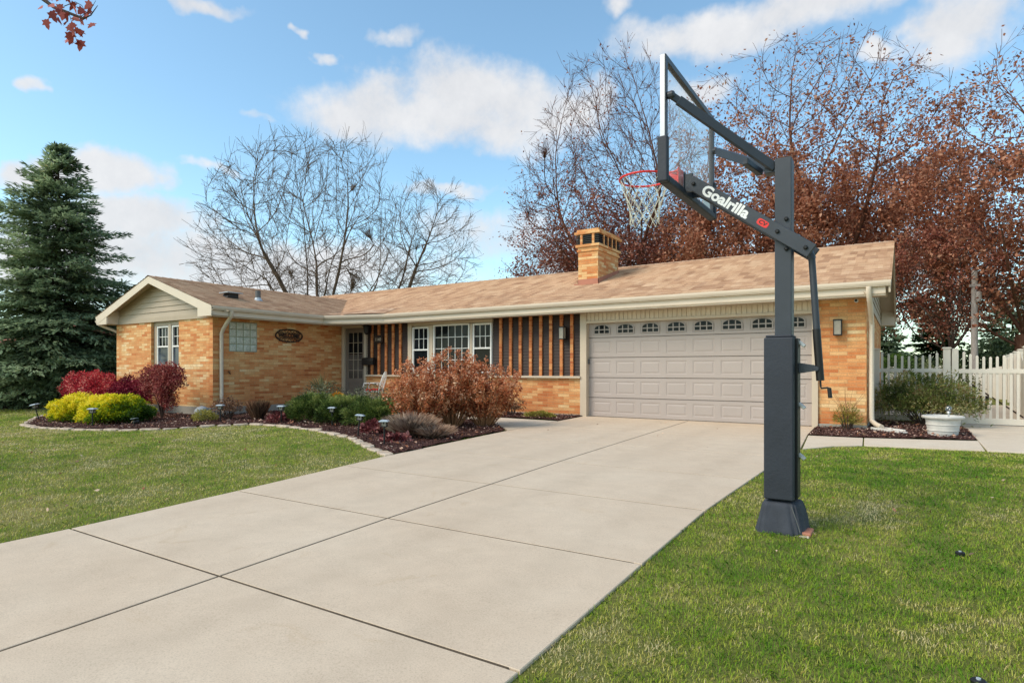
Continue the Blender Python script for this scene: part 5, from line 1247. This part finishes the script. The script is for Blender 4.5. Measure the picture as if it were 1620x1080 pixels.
    for k in thin:
        for q in range(ntw if not hasc[k] else max(1, ntw-2)):
            d = dirs[k]+r.normal(0, .36, 3)+np.array([0, 0, .16]); d /= np.linalg.norm(d); L = r.uniform(*twig); m = Pn[k]+d*L*.55; e = m+(d+r.normal(0, .22, 3))*L*.5
            t.segs.append((tuple(Pn[k]), tuple(m), tip*.85, tip*.7, 1)); t.segs.append((tuple(m), tuple(e), tip*.7, tip*.45, 1)); t.tips.append((Vector(e), Vector(d), 5)); t.tips.append((Vector(m), Vector(d), 5))
    return t
def fan(a0, a1, n, L, seed, flat=.75):
    rr_ = random.Random(seed); out = []
    for i in range(n):
        a = a0+(a1-a0)*(i+.5)/n+rr_.uniform(-4, 4); out.append((a, rr_.uniform(-.5, .5), L*(1-(1-flat)*abs(a)/80)*rr_.uniform(.75, 1.1)))
    return out
# big bare tree behind the roof, many stemmed
t = colonize(101, 2.0, .42, fan(-66, 60, 15, 6.4, 1, .7), [(-.5, 0, 7.9, 6.1, 5.2, 6.5)], 3700, .38, .52, (.35, .95), 4, .0078, .75, 2.25, .05)
t.make('bare_tree', (-27.8, 22.7, .0), 'large bare many stemmed tree behind the left part of the roof', 'tree', M['barkgrey'], 'trees behind the house', M['drybrown'], 700, .08, minr=.008)
t = colonize(105, 2.2, .22, [(16, .1, 5), (28, -.2, 6), (38, .2, 4)], [(3.0, 0, 8.6, 2.9, 2.6, 4.2)], 1200, .38, .52, (.35, .95), 4, .0078, .75, 2.25, .05)
t.make('bare_tree', (-27.2, 27.2, 0), 'smaller bare tree leaning right of the big bare one', 'tree', M['barkgrey'], 'trees behind the house', M['drybrown'], 200, .08, minr=.008)
# tree behind the chimney, russet leaves only low down
t = colonize(112, 2.8, .5, fan(-58, 44, 17, 11, 2, .6), [(-1.6, 0, 10.2, 5.6, 5.0, 9.0), (-3.2, 0, 6.2, 4.6, 3.5, 3.6)], 4600, .42, .54, (.4, 1.0), 4, .0085, .85, 2.25, .05)
t.make('maple_tree', (-13.6, 35.2, 0), 'tall nearly bare tree with russet leaves low down behind the chimney', 'tree', M['barkred'], 'trees behind the house', M['oakred'], 34000, .16, leafsel=lambda p: (math.exp(-((p[2]-7.8)/2.9)**2)+.04)*max(.05, .4+1.5*noise.noise(Vector(p)*.6)), minr=.009)
# big russet oak behind the garage
def clus(p, k=.8): return max(.02, .12+1.9*noise.noise(Vector(p)*k))
t = colonize(121, 3.0, .55, fan(-66, 62, 10, 11.5, 5, .8), [(.2, 0, 10.2, 7.4, 5.5, 9.2), (-4.0, 0, 7.0, 5.0, 4, 3.8), (4.8, 0, 7.0, 4.5, 4, 3.6)], 3200, .42, .62, (.4, 1.0), 3, .009, .6, 2.05, .07)
t.make('oak_tree', (-4.0, 36.9, 0), 'huge oak with russet brown leaves behind the garage', 'tree', M['barkred'], 'trees behind the house', M['oakleaf'], 88000, .19, leafsel=lambda p: (math.exp(-((p[2]-8.2)/4.4)**2)+.05)*clus(p), minr=.009)
# russet tree at the right edge
t = colonize(131, 2.6, .34, fan(-64, 68, 9, 7.5, 6, .85), [(.6, 0, 8.2, 4.6, 4.4, 6.6)], 1900, .4, .6, (.35, .9), 3, .008, .6, 2.05, .07)
t.make('oak_tree', (4.2, 32.4, 0), 'russet leaved tree above the picket fence at the right edge', 'tree', M['barkred'], 'trees behind the house', M['oakleaf'], 31000, .17, leafsel=lambda p: (math.exp(-((p[2]-8.0)/3.8)**2)+.05)*clus(p, .9), minr=.008)
# lower dark red tree between the roof end and the gate
t = colonize(141, 1.9, .16, fan(-60, 60, 7, 2.4, 8, .9), [(0, 0, 5.0, 3.0, 2.4, 2.5)], 700, .3, .5, (.25, .6), 3)
t.make('small_red_tree', (1.7, 31.8, 0), 'low dark red tree between the roof end and the utility pole', 'tree', M['barkdark'], 'trees behind the house', M['oakred'], 10500, .11, leafsel=lambda p: clus(p, .9)+.1, minr=.006)
# bare branches reaching in at the right edge
t = multi(151, [limb(-80, -.1, 5.6, .07), limb(-68, .1, 6.0, .08), limb(-50, -.1, 5.6, .08), limb(-20, 0, 5, .09), limb(20, 0, 5, .08)], 4, 3.0, .2, up=.03, wob=.14, kids=(5, 7), ratio=.46, spread=(.35, .8), step=.4)
t.make('bare_tree', (7.9, 22.6, 0), 'bare tree just outside the right edge reaching in with thin branches', 'tree', M['barkdark'], 'trees behind the house', minr=.007)
# utility pole
t = empty('utility_pole', (2.38, 30.1, 0)); tag(t, 'weathered grey wooden utility pole rising behind the gate', 'utility pole')
b = MB(); b.tube([(2.38, 30.1, -.3), (2.38, 30.1, 5.05)], [.13, .10], 12); b.build('pole', M['utility'], t, smooth=True)
b = MB(); b.box(2.2, 2.56, 29.98, 30.01, 4.4, 4.5); b.lathe([(.07, 0), (.09, .08), (.09, .36), (.06, .4)], (2.5, 29.9, 3.8), 14); b.build('crossarm', M['utility'], t)

# spruces built of drooping needle fans on whorled limbs
def spruce(name, loc, H, Rb, seed, mat, label, n_whorl=40, per=11, clump=9, z_lo=.06, group=None, ns=.20):
    r = np.random.default_rng(seed); L = np.array(loc, float); root = empty(name, loc); tag(root, label, 'tree', group)
    segs = [((L[0], L[1], -.3), (L[0], L[1], H*.5), .17*H/9, .10*H/9), ((L[0], L[1], H*.5), (L[0], L[1], H*.99), .10*H/9, .012)]; frusta('trunk', segs, M['barkdark'], root, 8)
    bs, C, D, S = [], [], [], []
    for i in range(n_whorl):
        f = (i+.5)/n_whorl; z = H*(z_lo+(1-z_lo)*f); base = Rb*(1-f)**.84*(.9+.18*r.normal()*.5)+.12
        for k in range(max(5, int(per*(1-f*.5)))):
            a = r.uniform(0, 2*np.pi); ln = base*r.uniform(.5, 1.25); dz0 = .25-.75*(1-f)
            p = np.array([L[0], L[1], z+r.normal(0, .06)]); m = int(max(3, ln/.16)); d = np.array([math.cos(a), math.sin(a), dz0*.35]); pp = p.copy()
            for q in range(m):
                t = (q+1)/m; d2 = d.copy(); d2[2] = dz0*.35-.30*t*(1-f)+.45*max(0, t-.65); d2 /= np.linalg.norm(d2); p2 = pp+d2*ln/m
                bs.append((tuple(pp), tuple(p2), max(.004, .02*(1-t)), max(.003, .02*(1-t-.1)))); pp = p2
                if t > .18:
                    nn = clump; w = ln*.22*(1-t*.6)+.06
                    sd = np.array([-math.sin(a), math.cos(a), 0]); off = r.uniform(-1, 1, nn)*w
                    c = pp+sd*off[:, None]+r.normal(0, .025, (nn, 3)); c[:, 2] -= np.abs(off)*.28
                    dd = d2+sd*np.sign(off)[:, None]*r.uniform(.2, .9, nn)[:, None]+r.normal(0, .25, (nn, 3)); dd[:, 2] += r.uniform(-.35, .25, nn)
                    C.append(c); D.append(dd)
    frusta('branches', bs, M['barkdark'], root, 3)
    C = np.concatenate(C); D = np.concatenate(D); D /= np.linalg.norm(D, axis=1, keepdims=True); n = len(C)
    S = np.cross(D, unit(n)*.5+np.array([0, 0, 1])); S /= np.linalg.norm(S, axis=1, keepdims=True)+1e-9
    V, F = quads(C, D, S, r.uniform(.6, 1.25, n)*ns, .34); hz = (C[:, 2]/H)
    nz_ = np.array([noise.noise(Vector(c*1.1)) for c in C])
    rn = np.clip(.42+.5*nz_+r.normal(0, .16, n)+.42*np.clip(hz-.86, 0, 1)*4*0+.0, 0, 1)
    raw_mesh('foliage', V, F, mat, root, rnd=rn); return root
gs = 'evergreens left of the house'
spruce('spruce_tree', (-24.7, 9.2, -.05), 8.95, 3.95, 201, M['spruce'], 'tall blue green spruce at the left of the house', 54, 20, 13, .04, gs, .21)
spruce('spruce_tree', (-30.5, 7.2, -.05), 6.6, 3.0, 202, M['spruce'], 'dark spruce cut by the left edge behind the tall spruce', 42, 15, 10, .05, gs, .26)
spruce('pine_tree', (-31.6, 15.6, 0), 5.3, 2.4, 203, M['pine'], 'shorter green pine between the tall spruce and the gable', 32, 15, 10, .05, gs, .26)
spruce('pine_tree', (-38.5, 19.0, 0), 5.0, 2.8, 206, M['pine'], 'green pine farther back between spruce and gable', 26, 13, 9, .05, gs, .32)
ge = 'dark evergreens beyond the yard'
for x, y, H, Rb, sd, lab in ((1.9, 47, 5.4, 2.6, 211, 'dark evergreen left of the utility pole beyond the fence'), (5.9, 50, 6.6, 3.2, 212, 'dark evergreen right of the utility pole beyond the fence'), (8.4, 46, 7.2, 3.0, 213, 'green pine beyond the fence at the right picture edge'), (-1.0, 52, 4.6, 2.6, 214, 'evergreen seen just right of the house corner')):
    spruce('pine_tree', (x, y, 0), H, Rb, sd, M['pine'] if sd in (213, 211) else M['spruce'], lab, 22, 12, 8, .03, ge, .42)
for x, y, R3, sd, lab in ((4.4, 44, (2.6, 1.6, 2.0), 221, 'brownish hedge bush beyond the fence behind the gate'), (.2, 43, (2.4, 1.5, 1.3), 222, 'green hedge bush beyond the fence left of the pole'), (8.2, 41, (2.6, 1.6, 2.4), 223, 'olive hedge bush beyond the fence at the right edge')):
    shrub('hedge_bush', (x, y), R3, 5000, .2, M['farwood'], lab, 'shrub', sd, 2, .55, .5, 0, 'hedge bushes beyond the fence', shell=.6, z0=.3)

# neighbour's house, far left
t = empty('neighbor_house', (-46, 18, 0)); tag(t, 'neighbouring tan house with red roof glimpsed through the spruce', 'house')
b = MB(); b.box(-52, -38.6, 14, 24, -.3, .25); b.build('foundation', M['found'], t)
b = MB(); b.box(-52, -38.6, 14.02, 24, .25, 2.55); lap(b, -52, -38.6, .25, 2.55, 14.0, .16)
b.build('siding', M['siding'], t)
b = MB(); RZ2 = lambda y: 2.6+.38*(y-13.4); courses(b, -52.6, -38.0, 13.4, 19, RZ2, 'x', .3); courses(b, -52.6, -38.0, 24.6, 19, lambda y: 2.6+.38*(24.6-y), 'x', .3); b.prism([(13.4, 2.55), (24.6, 2.55), (19, 4.7)], 'x', -38.3, -38.6)
b.build('roof', M['redroof'], t)
b = MB(); b.box(-43.2, -41.9, 13.93, 14.0, 1.1, 2.2); w_ = b.build('window', M['white'], t); b = MB(); b.box(-43.1, -42.0, 13.91, 13.93, 1.2, 2.1); b.build('glass', M['glass'], w_)
b = MB(); b.bar((-27.6, 12.0, .12), (-25.6, 12.6, .2), .2, .12); tag(b.build('timber', M['utility'], loc=(-26.6, 12.3, 0)), 'old grey timber lying under the spruce', 'timber')

# maple branch hanging into the top left corner
t = Tree(301); t.segs.append(((0, 0, -.3), (0, .05, 3.2), .15, .13, 0)); t.segs.append(((0, .05, 3.2), (-.1, 0, 6.6), .13, .09, 0))
L = Vector((-11.2, 1.9, g(1.9)))
def limb2(pts, r0, r1, lvl=1):
    for i in range(len(pts)-1): a, c = i/(len(pts)-1), (i+1)/(len(pts)-1); t.segs.append((tuple(Vector(pts[i])-L), tuple(Vector(pts[i+1])-L), r0+(r1-r0)*a, r0+(r1-r0)*c, lvl))
limb2([(-11.25, 1.92, 5.6), (-10.3, 2.1, 6.0), (-9.2, 2.4, 5.75), (-8.25, 2.6, 5.36), (-7.67, 2.7, 5.08), (-7.36, 2.7, 4.88), (-6.95, 2.72, 4.68), (-6.78, 2.74, 4.60), (-6.66, 2.75, 4.60), (-6.54, 2.76, 4.66)], .035, .0025)
limb2([(-7.12, 2.7, 4.81), (-6.92, 2.72, 4.80), (-6.8, 2.73, 4.73), (-6.74, 2.73, 4.66)], .005, .002); limb2([(-6.84, 2.73, 4.63), (-6.67, 2.75, 4.65), (-6.58, 2.76, 4.72)], .004, .002); limb2([(-7.02, 2.7, 4.73), (-6.9, 2.7, 4.51), (-6.84, 2.7, 4.38)], .004, .002)
limb2([(-8.25, 2.6, 5.36), (-7.3, 3.0, 5.6), (-6.1, 3.0, 5.3), (-5.95, 3.0, 5.0)], .012, .004)
br = t.make('maple_tree', tuple(L), 'overhanging maple twig with a few red leaves in the top left corner', 'tree', M['barkdark'], minr=.002)
r = np.random.default_rng(8); C = []
for (x, y, z, sp, n) in ((-6.36, 2.7, 4.20, .10, 10), (-6.26, 2.7, 4.12, .07, 8), (-6.24, 2.7, 3.98, .03, 3), (-6.22, 2.7, 3.9, .02, 2), (-6.52, 2.7, 4.04, .03, 2), (-6.42, 2.7, 4.02, .015, 1), (-6.20, 2.73, 4.26, .05, 4), (-6.46, 2.72, 4.42, .05, 3), (-5.55, 3.2, 4.68, .02, 2), (-6.5, 2.7, 4.28, .03, 2)):
    x -= .62; z += .46
    C += [(x+r.normal(0, sp), y+r.normal(0, sp), z+r.normal(0, sp*.6)) for _ in range(n)]
b = MB(); shape = [(0, -.5), (.16, -.42), (.42, -.48), (.34, -.2), (.56, .0), (.26, .06), (.22, .3), (.0, .62), (-.22, .3), (-.26, .06), (-.56, .0), (-.34, -.2), (-.42, -.48), (-.16, -.42)]
for c in C:
    d = Vector(r.normal(size=3)); d.z = -abs(d.z)-.6; d.normalize(); s_ = d.cross(Vector(r.normal(size=3))).normalized(); s2 = (s_-Vector(FW)*s_.dot(FW)*.6).normalized(); sz = r.uniform(.07, .105)
    b.add([Vector(c)+s2*x_*sz+d*y_*sz for x_, y_ in shape], [tuple(range(14))])
b.build('foliage', M['mapleleaf'], br)
# ------------------------------------------------------------------ camera, sun, sky
cam = bpy.data.cameras.new('camera'); co = bpy.data.objects.new('camera', cam); col.objects.link(co)
cam.sensor_width = 36; cam.lens = 960/1620*36; cam.shift_y = 44/1620; cam.clip_end = 3000; cam.clip_start = .05
co.location = (0, 0, 1.15); co.rotation_euler = (R(90), 0, math.asin(.5416)); scene.camera = co

SUN = Vector((-.50, -.72, .80)).normalized()
sl = bpy.data.lights.new('sun', 'SUN'); so = bpy.data.objects.new('sun', sl); col.objects.link(so)
sl.energy = 2.0; sl.angle = R(30); sl.color = (1, .87, .72)
so.rotation_euler = SUN.to_track_quat('Z', 'Y').to_euler(); so.location = (-10, -20, 20)

w = bpy.data.worlds.new('World'); scene.world = w; w.use_nodes = True; nt = w.node_tree; nt.nodes.clear()
def N(t, **k):
    n = nt.nodes.new(t)
    for a, v in k.items(): setattr(n, a, v)
    return n
def MT(op, a, b=0, c=0, clamp=False):
    n = N('ShaderNodeMath', operation=op, use_clamp=clamp)
    for i, v in enumerate((a, b, c)):
        if isinstance(v, (int, float)): n.inputs[i].default_value = v
        else: nt.links.new(v, n.inputs[i])
    return n.outputs[0]
sky = N('ShaderNodeTexSky', sky_type='NISHITA'); sky.sun_disc = False
sky.sun_elevation = math.asin(SUN.z); sky.sun_rotation = math.atan2(SUN.x, SUN.y); sky.air_density = 1.0; sky.dust_density = .6; sky.ozone_density = 1.4
tc = N('ShaderNodeTexCoord').outputs['Generated']
sep = N('ShaderNodeSeparateXYZ'); nt.links.new(tc, sep.inputs[0])
wn = N('ShaderNodeTexNoise'); wn.inputs['Scale'].default_value = 4.5; wn.inputs['Detail'].default_value = 5; wn.inputs['Roughness'].default_value = .62; nt.links.new(tc, wn.inputs[0])
ws = N('ShaderNodeSeparateColor'); nt.links.new(wn.outputs['Color'], ws.inputs[0])
az = MT('ADD', MT('ARCTAN2', sep.outputs[0], sep.outputs[1]), MT('MULTIPLY', MT('SUBTRACT', ws.outputs[0], .5), .30)); el = MT('ADD', MT('ARCSINE', sep.outputs[2]), MT('MULTIPLY', MT('SUBTRACT', ws.outputs[1], .5), .13))
nz = N('ShaderNodeTexNoise'); nz.inputs['Scale'].default_value = 7; nz.inputs['Detail'].default_value = 6; nz.inputs['Roughness'].default_value = .66; nt.links.new(tc, nz.inputs[0])
nz2 = N('ShaderNodeTexNoise'); nz2.inputs['Scale'].default_value = 2.6; nz2.inputs['Detail'].default_value = 6; nz2.inputs['Roughness'].default_value = .6; nt.links.new(tc, nz2.inputs[0])
# cloud bank directions: azimuth, elevation, half widths (radians), strength
CL = [(-0.7375, 0.3847, 0.1964, 0.0391, 1), (-0.6244, 0.4154, 0.1815, 0.0469, 1), (-0.7877, 0.4159, 0.0604, 0.0253, 0.8), (-0.448, 0.4303, 0.071, 0.0295, 0.5), (-0.1731, 0.4902, 0.1995, 0.0308, 1), (0.0811, 0.4228, 0.0713, 0.0372, 1), (0.0508, 0.3958, 0.0335, 0.0143, 0.5), (-0.0404, 0.4212, 0.0341, 0.0185, 0.6), (-0.2695, 0.4157, 0.0577, 0.0279, 0.8), (-0.377, 0.5343, 0.0398, 0.0187, 0.4), (-1.1887, 0.2505, 0.0766, 0.0316, 1), (-1.2578, 0.2404, 0.0386, 0.0242, 0.9), (-1.1158, 0.1928, 0.1051, 0.0324, 0.95), (-1.036, 0.1425, 0.3393, 0.0543, 0.95), (-0.7678, 0.4772, 0.0506, 0.0176, 0.55), (-0.9978, 0.3677, 0.0369, 0.0107, 0.35), (-1.0509, 0.2757, 0.0505, 0.0102, 0.25), (-0.8705, 0.4587, 0.0249, 0.0111, 0.2), (-1.0318, 0.4978, 0.0961, 0.0115, 0.5), (-1.2659, 0.3523, 0.0239, 0.0112, 0.35), (-0.6864, 0.2906, 0.0933, 0.0132, 0.2), (-0.6244, 0.2091, 0.1661, 0.0589, 0.4), (-0.377, 0.166, 0.2766, 0.059, 0.5), (-0.0213, 0.1358, 0.1736, 0.0604, 0.45), (-1.2092, 0.1365, 0.1087, 0.049, 0.6), (-0.8875, 0.4942, 0.0132, 0.0107, 0.2)]
cur = None
for a0, e0, ha, he, st in CL:
    du = MT('DIVIDE', MT('SUBTRACT', az, a0), ha); dv = MT('DIVIDE', MT('SUBTRACT', el, e0), he)
    q = MT('MULTIPLY', MT('SUBTRACT', 1, MT('ADD', MT('MULTIPLY', du, du), MT('MULTIPLY', dv, dv))), .5)
    q = MT('SUBTRACT', MT('MINIMUM', q, .5), (1-st)*.30 if st < .9 else -.10)
    cur = q if cur is None else MT('MAXIMUM', cur, q)
amb = MT('MULTIPLY', MT('SUBTRACT', nz2.outputs[0], .60), 2.0)             # other clouds all round the sky
far = MT('GREATER_THAN', MT('ABSOLUTE', MT('ADD', az, .573)), .85)
cur = MT('MAXIMUM', cur, MT('ADD', MT('MULTIPLY', far, MT('ADD', amb, .12)), MT('MULTIPLY', MT('SUBTRACT', 1, far), -1)))
f = MT('ADD', cur, MT('MULTIPLY', MT('SUBTRACT', nz.outputs[0], .5), 1.5))
mr = N('ShaderNodeMapRange', interpolation_type='SMOOTHSTEP'); mr.inputs['From Min'].default_value = -.24; mr.inputs['From Max'].default_value = .52; nt.links.new(f, mr.inputs[0])
# billow shading: the same noise looked up a little towards the sun
mpn = N('ShaderNodeVectorMath', operation='ADD'); mpn.inputs[1].default_value = (SUN.x*.02, SUN.y*.02, .05); nt.links.new(tc, mpn.inputs[0])
nz3 = N('ShaderNodeTexNoise'); nz3.inputs['Scale'].default_value = 7; nz3.inputs['Detail'].default_value = 6; nz3.inputs['Roughness'].default_value = .66; nt.links.new(mpn.outputs[0], nz3.inputs[0])
sh = MT('ADD', MT('MULTIPLY', MT('SUBTRACT', nz.outputs[0], nz3.outputs[0]), 2.2), .55, clamp=True)
cr = N('ShaderNodeValToRGB'); cr.color_ramp.elements[0].color = (3.3, 3.36, 3.5, 1); cr.color_ramp.elements[1].color = (4.1, 4.1, 4.14, 1); nt.links.new(sh, cr.inputs[0])
tint = N('ShaderNodeMix', data_type='RGBA', blend_type='MULTIPLY'); tint.inputs[0].default_value = 1; nt.links.new(sky.outputs[0], tint.inputs[6]); tint.inputs[7].default_value = (1.07, 1.23, 1.13, 1)
mx = N('ShaderNodeMix', data_type='RGBA'); nt.links.new(MT('MULTIPLY', mr.outputs[0], .95), mx.inputs[0]); nt.links.new(tint.outputs[2], mx.inputs[6]); nt.links.new(cr.outputs[0], mx.inputs[7])
bg = N('ShaderNodeBackground'); bg.inputs["Strength"].default_value = .15; nt.links.new(mx.outputs[2], bg.inputs['Color'])
wo = N('ShaderNodeOutputWorld'); nt.links.new(bg.outputs[0], wo.inputs['Surface'])
scene.view_settings.view_transform = 'Standard'; scene.view_settings.look = 'None'; scene.view_settings.gamma = 1; scene.view_settings.exposure = .55
scene.render.resolution_x = 1024; scene.render.resolution_y = 682

w.cycles.sampling_method = 'MANUAL'; w.cycles.sample_map_resolution = 512
scene.cycles.max_bounces = 6; scene.cycles.diffuse_bounces = 3; scene.cycles.transmission_bounces = 4; scene.cycles.glossy_bounces = 3; scene.cycles.transparent_max_bounces = 8
